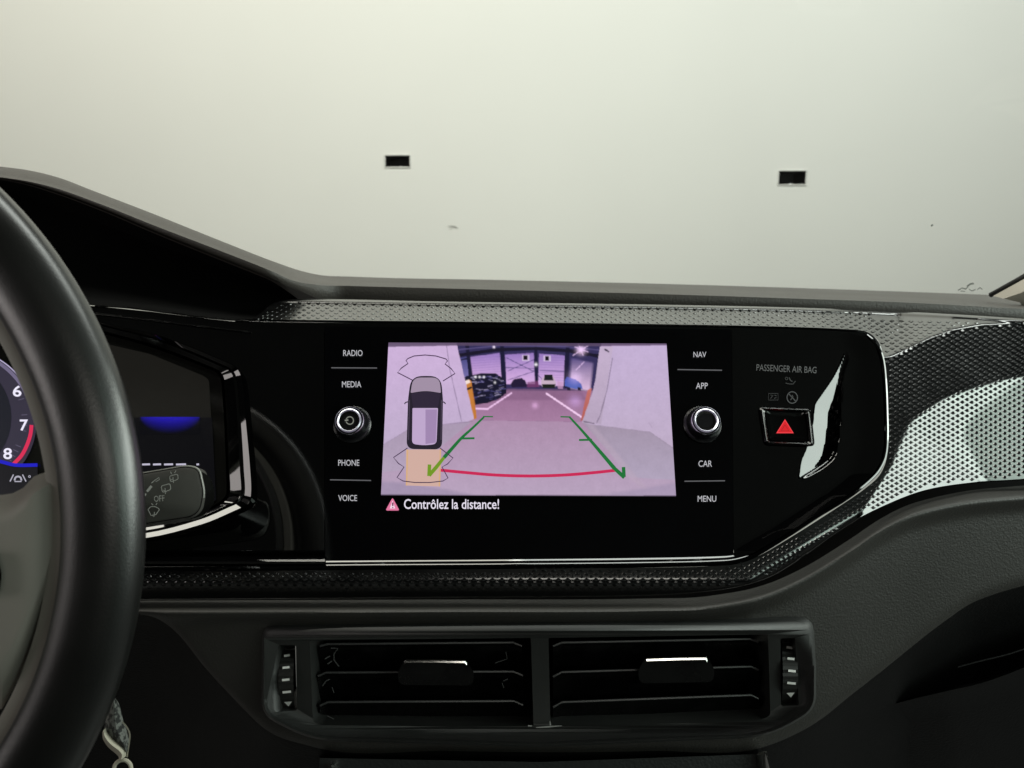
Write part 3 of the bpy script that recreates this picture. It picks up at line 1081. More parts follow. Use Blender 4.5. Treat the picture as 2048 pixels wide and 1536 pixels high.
# walls, joints
fillp([(762, 892), (777, 686), (913, 686), (948, 838), (930, 845), (820, 857)], (206, 178, 218), 1.0, (190, 172, 202))
linep([(893, 690), (900, 740), (923, 842)], 1.5, (126, 108, 140), 0.8)
linep([(885, 849), (945, 843)], 1.3, (110, 92, 118), 0.7)
linep([(762, 892), (820, 857), (885, 850)], 1.2, (150, 132, 160), 0.7)
fillp([(1200, 693), (1334, 690), (1350, 898), (1300, 864), (1200, 852), (1164, 845), (1190, 770)], (196, 176, 212), 1.0, (190, 172, 198))
fillp([(1200, 693), (1226, 693), (1202, 848), (1164, 845), (1190, 770)], (196, 176, 202), 0.8, (178, 160, 184))
linep([(1225, 716), (1214, 780), (1200, 832), (1193, 846)], 1.8, (120, 104, 130), 0.85)
linep([(1168, 843), (1188, 847)], 2.5, (80, 66, 86), 0.7)
linep([(1196, 851), (1300, 864), (1352, 900)], 1.2, (146, 130, 152), 0.7)
linep([(1210, 699), (1217, 703)], 3.4, (70, 60, 80))
linep([(1298, 845), (1304, 855)], 1.2, (160, 140, 170), 0.6)
# vignette of the picture bottom and dark top strip
fillp([(762, 962), (830, 968), (950, 990), (755, 996)], (146, 134, 164), 0.55, soft=3)
fillp([(1352, 965), (1280, 978), (1200, 990), (1360, 996)], (150, 138, 168), 0.45, soft=3)
fillp([(755, 680), (1360, 680), (1360, 690), (1203, 692), (912, 691), (755, 694)], (66, 50, 74), 0.9, (96, 78, 108))
linep([(755, 990.5), (1360, 992.5)], 3.0, (60, 48, 66), 0.8)
# sensor noise / compression blotches
nz = rng.normal(0, 1, (PH_, PW_))
nz = blur(nz, 1) * 0.045 + blur(rng.normal(0, 1, (PH_, PW_)), 6) * 0.16
img = np.clip(img * (1 + nz[..., None]), 0, 1.2)
for ch in range(3):
    img[..., ch] = 0.45 * img[..., ch] + 0.55 * blur(img[..., ch], 1)

QUAD = [(777, 685), (1333, 687), (1352, 992.5), (762, 990.5)]
NU, NV = 460, 240
uu, vv = np.meshgrid(np.linspace(0, 1, NU), np.linspace(0, 1, NV))
qx = (QUAD[0][0] * (1 - uu) + QUAD[1][0] * uu) * (1 - vv) + (QUAD[3][0] * (1 - uu) + QUAD[2][0] * uu) * vv
qy = (QUAD[0][1] * (1 - uu) + QUAD[1][1] * uu) * (1 - vv) + (QUAD[3][1] * (1 - uu) + QUAD[2][1] * uu) * vv
ix = np.clip((qx - PX0).astype(int), 0, PW_ - 1)
iy = np.clip((qy - PY0).astype(int), 0, PH_ - 1)
colr = img[iy, ix].reshape(-1, 3)
dirs = FW[None] + ((qx.ravel() - 1024) / F)[:, None] * RT[None] + ((768 - qy.ravel()) / F)[:, None] * UP[None]
tt = np.dot(_p0 + PN * 0.0015 - CAM, PN) / (dirs @ PN)
vert = CAM[None] + dirs * tt[:, None]
base = base_of(info)
me = bpy.data.meshes.new('display')
ii = np.arange(NU * NV).reshape(NV, NU)
quads = np.stack([ii[:-1, :-1], ii[1:, :-1], ii[1:, 1:], ii[:-1, 1:]], -1).reshape(-1, 4)
me.from_pydata((vert - base).tolist(), [], quads.tolist())
at = me.color_attributes.new('picture', 'FLOAT_COLOR', 'POINT')
at.data.foreach_set('color', np.concatenate([colr, np.ones((len(colr), 1))], 1).astype(np.float32).ravel())
md = bpy.data.materials.new('camera_picture')
md.use_nodes = True
nt = md.node_tree
b = nt.nodes['Principled BSDF']
b.inputs['Base Color'].default_value = (0.004, 0.004, 0.005, 1)
b.inputs['Roughness'].default_value = 0.12
ca = nt.nodes.new('ShaderNodeVertexColor')
ca.layer_name = 'picture'
nt.links.new(ca.outputs['Color'], b.inputs['Emission Color'])
b.inputs['Emission Strength'].default_value = 1.0
me.materials.append(md)
disp = bpy.data.objects.new('display', me)
COL.objects.link(disp)
disp.parent = info
disp['label'] = 'lit display with rear camera picture, guide lines and car symbol'

# --- overlays on the display
H1, H2, H3, H4 = 0.0017, 0.0018, 0.0019, 0.0020
G_ = glow('guide_green', (24, 112, 52))
G2_ = glow('guide_green_light', (112, 150, 34))
R_ = glow('guide_red', (200, 36, 84))
K_ = glow('overlay_dark', (66, 44, 76))
Y_ = glow('overlay_amber', (208, 172, 160))
Y2_ = glow('overlay_amber_edge', (214, 172, 128))
WHT = glow('overlay_white', (232, 226, 240))
obj('amber_zone', *flat_poly([(812, 899), (881, 899), (880, 973), (812, 971)], PH(H1)), Y_, disp, smooth=False)
for q in ([(815, 899), (813, 971)], [(881, 898), (879, 973)]):
    obj('amber_edge', *stroke(q, 3.0, PH(H2)), Y2_, disp, smooth=False)
gl_l = catmull([(968, 834), (944, 857), (923, 876), (905, 896), (888, 915)], 4)
obj('guide_line', *stroke(gl_l, [3.8 + 3.6 * k / (len(gl_l) - 1) for k in range(len(gl_l))], PH(H2)), G_, disp, smooth=False)
obj('guide_tick', *stroke([(966, 833), (986, 833.5)], 2.4, PH(H3)), G_, disp, smooth=False)
obj('guide_tick', *stroke([(922, 877), (949, 876.5)], 4.0, PH(H3)), G_, disp, smooth=False)
obj('guide_arrow', *merge(stroke([(888, 915), (872, 935), (858, 951)], [6.2, 7.5, 7.5], PH(H3)), stroke([(858, 952), (859, 929)], 7.0, PH(H4))), G2_, disp, smooth=False)
gl_r = catmull([(1139, 834), (1162, 859), (1182, 882), (1206, 910), (1229, 937)], 4)
obj('guide_line', *stroke(gl_r, [3.8 + 4.2 * k / (len(gl_r) - 1) for k in range(len(gl_r))], PH(H2)), G_, disp, smooth=False)
obj('guide_tick', *stroke([(1121, 833.5), (1141, 834)], 2.6, PH(H3)), G_, disp, smooth=False)
obj('guide_tick', *stroke([(1158, 880), (1184, 879.5)], 4.0, PH(H3)), G_, disp, smooth=False)
obj('guide_arrow', *merge(stroke([(1228, 936), (1249, 955)], [7, 8], PH(H3)), stroke([(1248, 954), (1247, 934)], 7.0, PH(H4))), G_, disp, smooth=False)
rl = catmull([(878, 940), (930, 945), (990, 950), (1060, 952), (1130, 950), (1190, 945), (1236, 940)], 5)
obj('distance_line', *stroke(rl, 6.0, PH(H1)), R_, disp, smooth=False)
front_zone = [(830, 763), (795, 745), (803, 736), (816, 727), (812, 721), (816, 717), (828, 712), (850, 710), (872, 712), (892, 718), (895, 722), (890, 728), (902, 737), (910, 747), (886, 762)]
obj('front_zone_outline', *stroke(front_zone, 2.0, PH(H2)), K_, disp, smooth=False)
rear_zone = [(815, 896), (787, 915), (797, 927), (808, 934), (794, 955), (806, 962), (830, 965), (860, 965), (886, 962), (896, 956), (884, 934), (895, 928), (906, 916), (880, 896)]
obj('rear_zone_outline', *stroke(rear_zone, 1.9, PH(H3)), K_, disp, smooth=False)
body = round_poly([(822, 752), (882, 752), (886, 800), (884, 899), (813, 898), (816, 800)], [26, 26, 6, 16, 16, 6], 6)
body = dens(body + [body[0]], 2)[:-1]
car_o = obj('car_symbol', *plate(body, [], PH(H3), PH(H1)), glow('car_dark', (34, 28, 42)), disp, smooth=False)
obj('car_symbol_bonnet', *flat_poly(round_poly([(826, 755), (879, 755), (882, 786), (851, 781), (821, 786)], [16, 16, 3, 20, 3]), PH(H4 + 0.0001)), glow('car_bonnet', (160, 142, 164)), disp, smooth=False)
obj('car_symbol_glass', *flat_poly(round_poly([(822, 787), (852, 783), (881, 787), (876, 815), (826, 815)], 4), PH(H4 + 0.0001)), glow('car_glass', (44, 34, 54)), disp, smooth=False)
obj('car_symbol_roof', *flat_poly(round_poly([(825, 816), (876, 816), (873, 888), (850, 891), (824, 888)], [2, 2, 8, 20, 8]), PH(H4 + 0.0001)), glow('car_roof', (190, 166, 204)), disp, smooth=False)
obj('car_symbol_shade', *flat_poly([(851, 819), (874, 819), (871.5, 885), (851, 888)], PH(H4 + 0.0002)), glow('car_roof_shade', (160, 134, 176)), disp, smooth=False)
for q in ([(818, 803), (811, 805), (809, 808)], [(884, 803), (889, 805), (891, 808)]):
    obj('car_symbol_mirror', *stroke(q, 2.4, PH(H4)), glow('car_mirror', (70, 60, 78)), disp, smooth=False)
for q in ([(819, 800), (817, 880)], [(883, 800), (882, 880)]):
    obj('car_symbol_side', *stroke(q, 2.0, PH(H4 + 0.0001)), glow('car_mirror', (70, 60, 78)), disp, smooth=False)
obj('caption', *text_vf('Contrôlez la distance!', (808, 998, 998, 1018), PH(0.0016), bold=0.008), WHT, disp, smooth=False)
tri = obj('warning_triangle', *flat_poly(round_poly([(785, 995), (799, 1021), (771, 1021)], 4), PH(0.0016)), glow('warn_pink', (226, 120, 160)), disp, smooth=False)
obj('warning_mark', *merge(flat_poly([(785, 1001), (790.5, 1017), (779.5, 1017)], PH(0.0018))), glow('warn_white', (246, 214, 232)), disp, smooth=False)
obj('warning_mark', *merge(stroke([(785.5, 1005), (785.5, 1012)], 3.0, PH(0.0020)), stroke([(785.5, 1014), (785.5, 1016)], 2.6, PH(0.0020))), glow('warn_dark', (120, 40, 84)), disp, smooth=False)

# --- key legends and rules
for s, bx in [('RADIO', (686.5, 700, 725, 712)), ('MEDIA', (684, 762.5, 722.5, 774.5)), ('PHONE', (676.5, 919.5, 718.5, 931.5)), ('VOICE', (676.5, 990, 714, 1002)),
              ('NAV', (1387, 703.5, 1412.5, 714.5)), ('APP', (1392, 765.5, 1415.5, 777.5)), ('CAR', (1397, 921, 1424, 933.5)), ('MENU', (1395.5, 991.5, 1432.5, 1003.5))]:
    obj('key_legend', *text_vf(s, bx, PH(0.0015)), E_KEY, info, smooth=False)
for a, b_ in [((662.5, 735.5), (754, 736)), ((660, 959.5), (742, 961)), ((1355, 739), (1444, 740.5)), ((1369, 962.5), (1450, 961.5))]:
    obj('key_rule', *stroke([a, b_], 2.0, PH(0.0015)), E_KEYD, info, smooth=False)


def knob(cx, cy, symbol):
    hh = 0.011
    c = P(cx, cy, hh)
    zc = np.dot(c - CAM, FW)
    s = zc / F
    bs = c - PN * (hh - 0.001)
    k = obj('rotary_knob', *lathe(bs, PN, [(0.0001, 0), (38 * s, 0), (38.5 * s, 0.0008), (34 * s, 0.0022), (32.5 * s, 0.004), (31 * s, 0.0085), (29.5 * s, 0.0097), (0.0001, 0.0098)], 64), mat('knob_black', (0.006, 0.006, 0.007), 0.25), info)
    obj('outer_ring', *lathe(c, PN, [(27.2 * s, -0.0012), (29.6 * s, -0.0012), (29.4 * s, -0.0001), (28.2 * s, 0.0005), (27.2 * s, 0.0)], 64), M_SILVER, k)
    obj('inner_ring', *lathe(c, PN, [(20.2 * s, -0.0012), (24.6 * s, -0.0012), (24.2 * s, 0.0006), (22.4 * s, 0.0009), (20.6 * s, 0.0004), (20.2 * s, -0.0012)], 64), mat('lit_silver_ring', (0.6, 0.6, 0.64), 0.3, metal=1.0, emit=lin((96, 92, 108))), k)
    obj('cap', *lathe(c, PN, [(20.3 * s, -0.001), (20.0 * s, 0.0001), (10 * s, -0.0005), (0.0001, -0.0006)], 48), M_SLAT, k)
    if symbol:
        o = [stroke(circle_px(cx + 1, cy, 7.5, 7.5, 28, math.radians(200), math.radians(520), True), 2.0, PH(hh + 0.0003)), stroke([(cx - 9, cy), (cx - 2, cy - 1)], 3.0, PH(hh + 0.0004))]
        obj('power_symbol', *merge(*o), mat('power_print', (0.22, 0.22, 0.2), 0.5, emit=lin((70, 70, 66))), k, smooth=False)


knob(698.5, 841, True)
knob(1412, 841, False)

# ================================================================== HAZARD SWITCH
hz = thing('hazard_switch', 'black hazard warning switch with red triangle', 'hazard switch', P(1572, 890, 0.0))
fo = round_poly([(1519, 817), (1520.5, 813), (1622, 817), (1629, 889), (1622, 893), (1532, 889), (1527, 884)], 6, 4)
fo = round_poly([(1518, 813), (1622, 817), (1630, 893), (1530, 889)], 10, 5)
fi = round_poly([(1529, 820), (1611, 823), (1618, 885), (1538, 882)], 6, 5)
n_ = len(fo)
fm = [((a[0] * 0.5 + b_[0] * 0.5), (a[1] * 0.5 + b_[1] * 0.5)) for a, b_ in zip(fo, fi)]
rows = [[P(*p, -0.002) for p in fo], [P(*p, 0.0016) for p in fo], [P(*p, 0.0030) for p in fm], [P(*p, 0.0018) for p in fi], [P(*p, -0.002) for p in fi]]
M_SWITCH = mat('switch_black', (0.0012, 0.0012, 0.0013), 0.12, ior=1.42)
obj('frame', *loft(rows, close_v=True), M_SWITCH, hz)
bo_ = round_poly([(1531, 822), (1609, 825), (1616, 883), (1540, 880)], 6, 5)
bi_ = round_poly([(1539, 829), (1604, 832), (1609, 875), (1546, 872.5)], 5, 5)
bt = loft([[P(*p, 0.0) for p in bo_], [P(*p, 0.0016) for p in bo_], [P(*p, 0.0008) for p in bi_]], close_v=True)
bf = flat_poly(bi_, PH(0.0008))
btn = obj('button', *merge(bt, bf), M_SWITCH, hz)
RED = glow('hazard_red', (214, 22, 34))
RED2 = glow('hazard_red_light', (240, 62, 70))
obj('triangle', *stroke([(1570, 840), (1586, 865.5), (1554, 865.5)], 3.6, PH(0.0014), closed=True), RED2, btn, smooth=False)
obj('triangle', *flat_poly([(1570, 841), (1585, 865), (1555, 865)], PH(0.0012)), RED, btn, smooth=False)
obj('triangle', *stroke([(1570, 850), (1578, 861.5), (1562, 861.5)], 1.8, PH(0.0015), closed=True), mat('hazard_dark', (0.05, 0.0, 0.0), 0.5, emit=lin((150, 6, 14))), btn, smooth=False)

# ================================================================== INSTRUMENT CLUSTER
cl = thing('instrument_cluster', 'digital instrument cluster with lit rev counter behind the steering wheel', 'instrument cluster', P(200, 1080, -0.02))
def mixp(A, B, t):
    return [(p[0] + (q[0] - p[0]) * t, p[1] + (q[1] - p[1]) * t) for p, q in zip(A, B)]


rows = [[P(*p, h) for p in path] for path, h in ((CO, -0.001), (mixp(CO, CM, 0.05), 0.0050), (mixp(CO, CM, 0.12), 0.0060), (mixp(CO, CM, 0.72), 0.0040), (mixp(CO, CM, 0.80), 0.0022),
                                                  (CM, 0.0024), (mixp(CM, CI, 0.08), 0.0026), (mixp(CM, CI, 0.85), 0.0003), (CI, -0.012), (CI, -0.016))]
obj('rim', *loft(rows, close_v=True), M_GLOSS, cl, angle=30)
scr = [(-578, 716), (-512, 664), (-300, 622), (-118, 612), (60, 630), (222, 672), (308, 696), (425, 741), (438, 750), (443, 766), (449, 860), (452, 942), (453, 986), (447, 997), (426, 1012), (378, 1028), (288, 1044), (100, 1058), (-118, 1060), (-512, 1060), (-578, 1020)]
obj('screen_glass', *plate(dens(scr, 2), [], PH(-0.0140), PH(-0.020)), mat('cluster_glass', (0.008, 0.008, 0.007), 0.12), cl, smooth=False)
# inner lit panel area, slightly paler than its frame
pan = round_poly([(100, 655), (222, 690), (300, 708), (408, 752), (418, 760), (432, 1000), (420, 1010), (288, 1034), (100, 1045)], [0, 8, 8, 6, 6, 6, 6, 0, 0])
obj('screen_panel', *flat_poly(pan, PH(-0.0136)), mat('cluster_panel', (0.006, 0.006, 0.006), 0.2, emit=lin((24, 23, 20))), cl, smooth=False)
# blue glow bar: rows of quads fading downwards, a lit picture on the screen
nx_, ny_ = 44, 14
V, cols, Fc = [], [], []
for j in range(ny_):
    for i in range(nx_):
        u, v_ = i / (nx_ - 1), j / (ny_ - 1)
        V.append(P(280 + 120 * u, 834 + 34 * v_, -0.0132))
        pr = math.sqrt(max(0.0, 1 - (2 * u - 1) ** 2))
        a_ = max(0.0, 1 - v_ / (pr + 1e-3)) ** 1.5 * pr ** 0.8
        c = np.array(lin((8, 8, 12))) * (1 - a_) + a_ * np.array(lin((34, 24, 176)))
        cols.append(c)
for j in range(ny_ - 1):
    for i in range(nx_ - 1):
        k = j * nx_ + i
        Fc.append((k, k + 1, k + nx_ + 1, k + nx_))
b0 = base_of(cl)
me = bpy.data.meshes.new('blue_bar')
me.from_pydata([tuple(p - b0) for p in V], [], Fc)
at = me.color_attributes.new('picture', 'FLOAT_COLOR', 'POINT')
at.data.foreach_set('color', np.concatenate([np.array(cols), np.ones((len(cols), 1))], 1).astype(np.float32).ravel())
me.materials.append(md)
o = bpy.data.objects.new('blue_bar', me)
COL.objects.link(o)
o.parent = cl
obj('screen_lower', *flat_poly([(180, 835), (424, 835), (432, 1000), (420, 1008), (288, 1030), (180, 1040)], PH(-0.0134)), mat('cluster_lower', (0.004, 0.004, 0.004), 0.2, emit=lin((8, 8, 12))), cl, smooth=False)
for a, b_ in ((284, 300), (306, 322), (328, 346), (352, 372), (393, 398)):
    obj('status_dash', *stroke([(a, 929), (b_, 928.5)], 3.6, PH(-0.0128)), glow('status_white', (190, 186, 205)), cl, smooth=False)
# rev counter
HD = -0.0128
dial = obj('dial', *flat_poly(circle_px(-95, 845, 168, 150, 48), PH(HD - 0.0004)), glow('dial_face', (50, 46, 62)), cl, smooth=False)
obj('dial_centre', *flat_poly(circle_px(-95, 835, 118, 118, 40), PH(HD - 0.0002)), glow('dial_centre', (22, 24, 34)), dial, smooth=False)
obj('dial_ring', *stroke(circle_px(-95, 845, 160, 146, 40, math.radians(-65), math.radians(-22), True), 7, PH(HD)), glow('dial_ring', (112, 104, 132)), dial, smooth=False)
obj('dial_ring', *stroke(circle_px(-95, 845, 167, 152, 40, math.radians(-65), math.radians(-22), True), 2.5, PH(HD + 0.0001)), glow('dial_ring_edge', (176, 168, 200)), dial, smooth=False)
for s, bx in (('6', (25.5, 771, 43, 793.5)), ('7', (39.5, 839, 56, 861.5)), ('8', (6.5, 896, 24, 918.5))):
    obj('numeral', *text_vf(s, bx, PH(HD + 0.0002), bold=0.018), glow('numeral_white', (236, 232, 250)), dial, smooth=False)
for k in range(14):
    a_ = math.radians(-22 + k * 4.6)
    r1, r2 = 138, 150
    if k in (2, 3, 8, 9):
        continue
    obj('tick', *stroke([(-95 + r1 * math.cos(a_), 838 + r1 * 0.92 * math.sin(a_)), (-95 + r2 * math.cos(a_), 838 + r2 * 0.92 * math.sin(a_))], 1.3, PH(HD + 0.0001)), glow('tick_grey', (96, 90, 112)), dial, smooth=False)
red = catmull([(63, 850), (61, 868), (54, 890), (43, 911), (27, 928)], 5)
obj('red_zone', *stroke(red, 7.5, PH(HD + 0.0002)), glow('redline', (214, 42, 84)), dial, smooth=False)
obj('blue_arc', *merge(flat_poly([(-100, 927), (0, 925), (40, 932), (75, 931), (75, 1010), (-100, 1010)], PH(HD + 0.0001))), glow('dial_lower', (14, 14, 20)), dial, smooth=False)
obj('blue_arc', *stroke(catmull([(-60, 915), (0, 923), (30, 930), (75, 930)], 4), 7, PH(HD + 0.0003)), glow('blue_line', (22, 22, 190)), dial, smooth=False)
lk = [stroke([(20, 963), (27, 949)], 2.4, PH(HD + 0.0004)), stroke([(52, 963), (45, 949)], 2.4, PH(HD + 0.0004)), stroke(catmull([(29, 961), (31, 955), (36, 953), (41, 955), (43, 961)], 3), 3.6, PH(HD + 0.0004)), stroke([(29, 963), (43, 963)], 2.2, PH(HD + 0.0004)), stroke(circle_px(59, 953, 2, 2, 8), 1.4, PH(HD + 0.0004), closed=True)]
obj('lane_assist_symbol', *merge(*lk), glow('symbol_grey', (170, 168, 182)), dial, smooth=False)

# ================================================================== STEERING WHEEL
wc = W(-666, 1060, 0.30)
sw_ = thing('steering_wheel', 'black leather steering wheel with grey inner spoke', 'steering wheel', tuple(wc - UP * 0.2))
AX = -FW
ea, eb = RT, UP
S = 0.30 / F


def ring(profile, a0, a1, n):
    """profile: list of (radius px, towards-driver metres)"""
    rows = []
    for k in range(n + 1):
        a_ = a0 + (a1 - a0) * k / n
        d = math.cos(a_) * ea + math.sin(a_) * eb
        rows.append([wc + d * r * S + AX * h for r, h in profile])
    return loft(rows, close_v=True)


prof = []
for k in range(28):
    t = 2 * math.pi * k / 28
    rx = 80 * (abs(math.cos(t)) ** 0.9) * math.copysign(1, math.cos(t))
    hh = 0.0105 * (abs(math.sin(t)) ** 0.95) * math.copysign(1, math.sin(t))
    # thumb side a little fuller
    prof.append((874 + rx, hh + 0.0))
obj('rim', *ring(prof, -2.9, 2.9, 150), M_LEATHER, sw_)
pi_ = [(808, -0.001), (784, 0.0005), (763, -0.0005), (756, -0.004), (756, -0.010), (774, -0.015), (800, -0.014)]
obj('inner_band', *ring(pi_, -2.9, 2.9, 150), M_INSERT, sw_)
pi2 = [(762, -0.005), (752, -0.007), (744, -0.011), (742, -0.016), (752, -0.022), (774, -0.020)]
obj('inner_edge', *ring(pi2, -2.9, 2.9, 150), M_LEATHER, sw_)
# right spoke: thick grey blade between hub and rim
SPR = [(962, 60), (975, 84), (1000, 108), (1080, 114), (1150, 110), (1220, 90), (1300, 62), (1372, 30), (1430, 0)]
SPT = catmull([(-420, 962), (-120, 985), (0, 990), (36, 983), (60, 962), (74, 945)], 5)
rows = []
for t in np.linspace(0, 1, 30):
    row = []
    for k in range(26):
        x = -420 + 530 * k / 25
        yt_ = float(np.interp(x, [p[0] for p in SPT], [p[1] for p in SPT])) if x < 74 else 945.0
        yb_ = float(np.interp(-x, [-112, -90, -62, -30, 0, 120, 420], [1120, 1220, 1300, 1372, 1425, 1400, 1340]))
        y = yt_ + (yb_ - yt_) * t
        u = min(1.0, t / 0.12) * min(1.0, (1 - t) / 0.25)
        row.append(W(x, y, 0.306 - 0.011 * math.sin(u * math.pi / 2) + 0.006 * max(0, (x - 40) / 70.0) ** 2))
    rows.append(row)
obj('spoke', *loft(rows), M_INSERT, sw_)
obj('spoke', *loft([[p - 2 * np.dot(p - wc, RT) * RT for p in r] for r in rows]), M_INSERT, sw_)
hubp = [wc + (math.cos(a_) * ea + math.sin(a_) * eb) * 0.0 for a_ in (0,)]
obj('hub', *lathe(wc - AX * 0.01, AX, [(0.0001, 0.03), (0.05, 0.028), (0.072, 0.018), (0.078, 0.0), (0.0001, -0.002)], 48), M_LEATHER, sw_)
obj('spoke_control', *plate(round_poly([(-60, 1100), (-6, 1105), (4, 1150), (-2, 1190), (-60, 1195)], 12), [], WZ(0.2915), WZ(0.297)), M_SLAT, sw_, smooth=False)

# ================================================================== WIPER STALK
st = thing('wiper_stalk', 'grey wiper stalk with printed wiper symbols and OFF position', 'wiper stalk', tuple(W(300, 1045, 0.42)))
face = round_poly([(90, 965), (285, 946), (372, 931), (398, 935), (409, 985), (402, 1020), (386, 1034), (285, 1050), (90, 1075)], [0, 0, 10, 14, 16, 12, 14, 0, 0], 5)
cen = np.array([255.0, 1000.0])
inn = [tuple(cen + (np.array(p) - cen) * np.array([0.94, 0.88])) for p in face]
mid = [tuple(cen + (np.array(p) - cen) * np.array([0.985, 0.965])) for p in face]
rows = [[W(p[0] + 14, p[1] + 4, 0.435) for p in face], [W(*p, 0.412) for p in face], [W(*p, 0.4075) for p in mid], [W(*p, 0.4068) for p in inn]]
v1 = loft(rows, close_v=True)
v2 = flat_poly(inn, WZ(0.4068))
obj('arm', *merge(v1, v2), M_STALK, st, angle=50)
fr_o = stroke([mid[i] for i in range(len(mid))], 2.0, WZ(0.4068), closed=True)
obj('edge_line', *fr_o, M_SLAT, st, smooth=False)
k0 = [p for p in face if p[1] < 1000 and p[0] > 200]
obj('bright_edge', *tube([W(x, y + 1.0, 0.4105) for x, y in k0], 0.0006, 6), mat('stalk_edge', (0.25, 0.25, 0.23), 0.3), st)
cap_ = round_poly([(380, 936), (410, 946), (424, 960), (430, 985), (427, 1010), (408, 1030), (380, 1040)], 8, 4)
obj('end_cap', *plate(cap_, [], WZ(0.418), WZ(0.445)), M_SLAT, st)
z_ = 0.4060
off = text_vf('OFF', (308, 991, 329, 1003), WZ(z_), angle=-0.08)
obj('lettering', *off, M_PRINT, st, smooth=False)


def sym(name, strokes):
    obj(name, *merge(*[stroke(p, w, WZ(z_), closed=c) for p, w, c in strokes]), M_PRINT, st, smooth=False)


sym('rear_wiper_symbol', [(round_poly([(322, 972), (340, 967), (342, 979), (325, 985)], 4), 1.4, True), ([(326, 980), (333, 984)], 1.4, False), ([(330, 976), (331, 988)], 1.4, False)])
sym('rear_wash_symbol', [(round_poly([(339, 952), (355, 948), (357, 958), (341, 964)], 4), 1.3, True), ([(346, 954), (347, 966)], 1.3, False), ([(343, 948), (341, 943)], 1.3, False), ([(349, 946), (352, 941)], 1.3, False), ([(340, 961), (347, 957)], 1.2, False)])
sym('front_wash_symbol', [(catmull([(296, 1019), (301, 1014), (307, 1013), (314, 1015), (319, 1019)], 3), 1.4, False), ([(296, 1019), (302, 1031), (312, 1029), (319, 1019)], 1.4, False), ([(305, 1031), (308, 1034), (309, 1024)], 1.4, False), ([(306, 1010), (303, 1007)], 1.4, False), ([(312, 1010), (314, 1006)], 1.4, False)])
sym('interval_bar', [([(294, 983), (303, 972)], 5.0, False), ([(289, 992), (292, 987)], 3.0, False), ([(303, 966), (310, 960)], 1.4, False), ([(310, 960), (318, 955), (319, 959), (312, 963)], 1.3, True)])

# ================================================================== AIR VENTS
vt = thing('air_vent', 'wide twin air vent unit with chrome tabs below the infotainment display', 'air vent', tuple(W(1078, 1490, 0.46)))
openL = round_poly([(619, 1281), (1062, 1276), (1067, 1451), (900, 1453), (640, 1450), (626, 1443)], [4, 3, 3, 0, 14, 6], 3)
openR = round_poly([(1097, 1276), (1536, 1269), (1541, 1430), (1528, 1438), (1300, 1448), (1101, 1451)], [3, 4, 6, 14, 0, 3], 3)
slotL = round_poly([(556, 1290), (592, 1291), (594, 1421), (560, 1422)], 3, 2)
slotR = round_poly([(1561, 1277), (1590, 1276), (1598, 1411), (1562, 1412)], 3, 2)
ring_in = [tuple(np.array([1078.0, 1364.0]) + (np.array(p) - np.array([1078.0, 1364.0])) * np.array([0.982, 0.93])) for p in VENT_OUT]


def frame_z(x, y):
    d = abs(poly_sdist([tuple(p) for p in ring_in] + [tuple(ring_in[0])], np.array([x]), np.array([y]))[0])
    z = 0.4560 + 0.00012 * min(d, 60) + 0.00004 * (y - 1360)
    return W(x, y, z)


v1 = plate(ring_in, [openL, openR, slotL, slotR], frame_z, lambda x, y: frame_z(x, y) + FW * 0.035)
v2 = loft([[W(*p, 0.472) for p in VENT_OUT], [W(*p, 0.4580) for p in VENT_OUT], [W(*(np.array(p) * 0.6 + np.array(q) * 0.4), 0.4545) for p, q in zip(VENT_OUT, ring_in)], [frame_z(*p) for p in ring_in]], close_v=True)
obj('frame', *merge(v1, v2), M_VENT, vt, angle=25)
obj('back_box', *plate(round_poly([(600, 1262), (1556, 1252), (1560, 1446), (1078, 1466), (606, 1462)], 4), [], WZ(0.500), WZ(0.510)), M_BLACK, vt, smooth=False)


M_SLAT_HILITE = mat('slat_highlight_plastic', (0.05, 0.05, 0.05), 0.35)  # paler colour paints the lit line along each slat's front edge


def slat(pts, tabs, z0=0.470):
    """front edge polyline in px; the blade falls back and down from it"""
    pts = [np.array(p, float) for p in pts]
    rows = []
    for dy, dz in ((-1.0, 0.014), (-2.0, 0.0015), (-1.0, 0.0), (1.2, 0.0), (2.6, 0.0008), (8, 0.002), (30, 0.007), (56, 0.013), (57, 0.016)):
        rows.append([W(p[0], p[1] + dy, z0 + dz) for p in pts])
    return loft(rows)


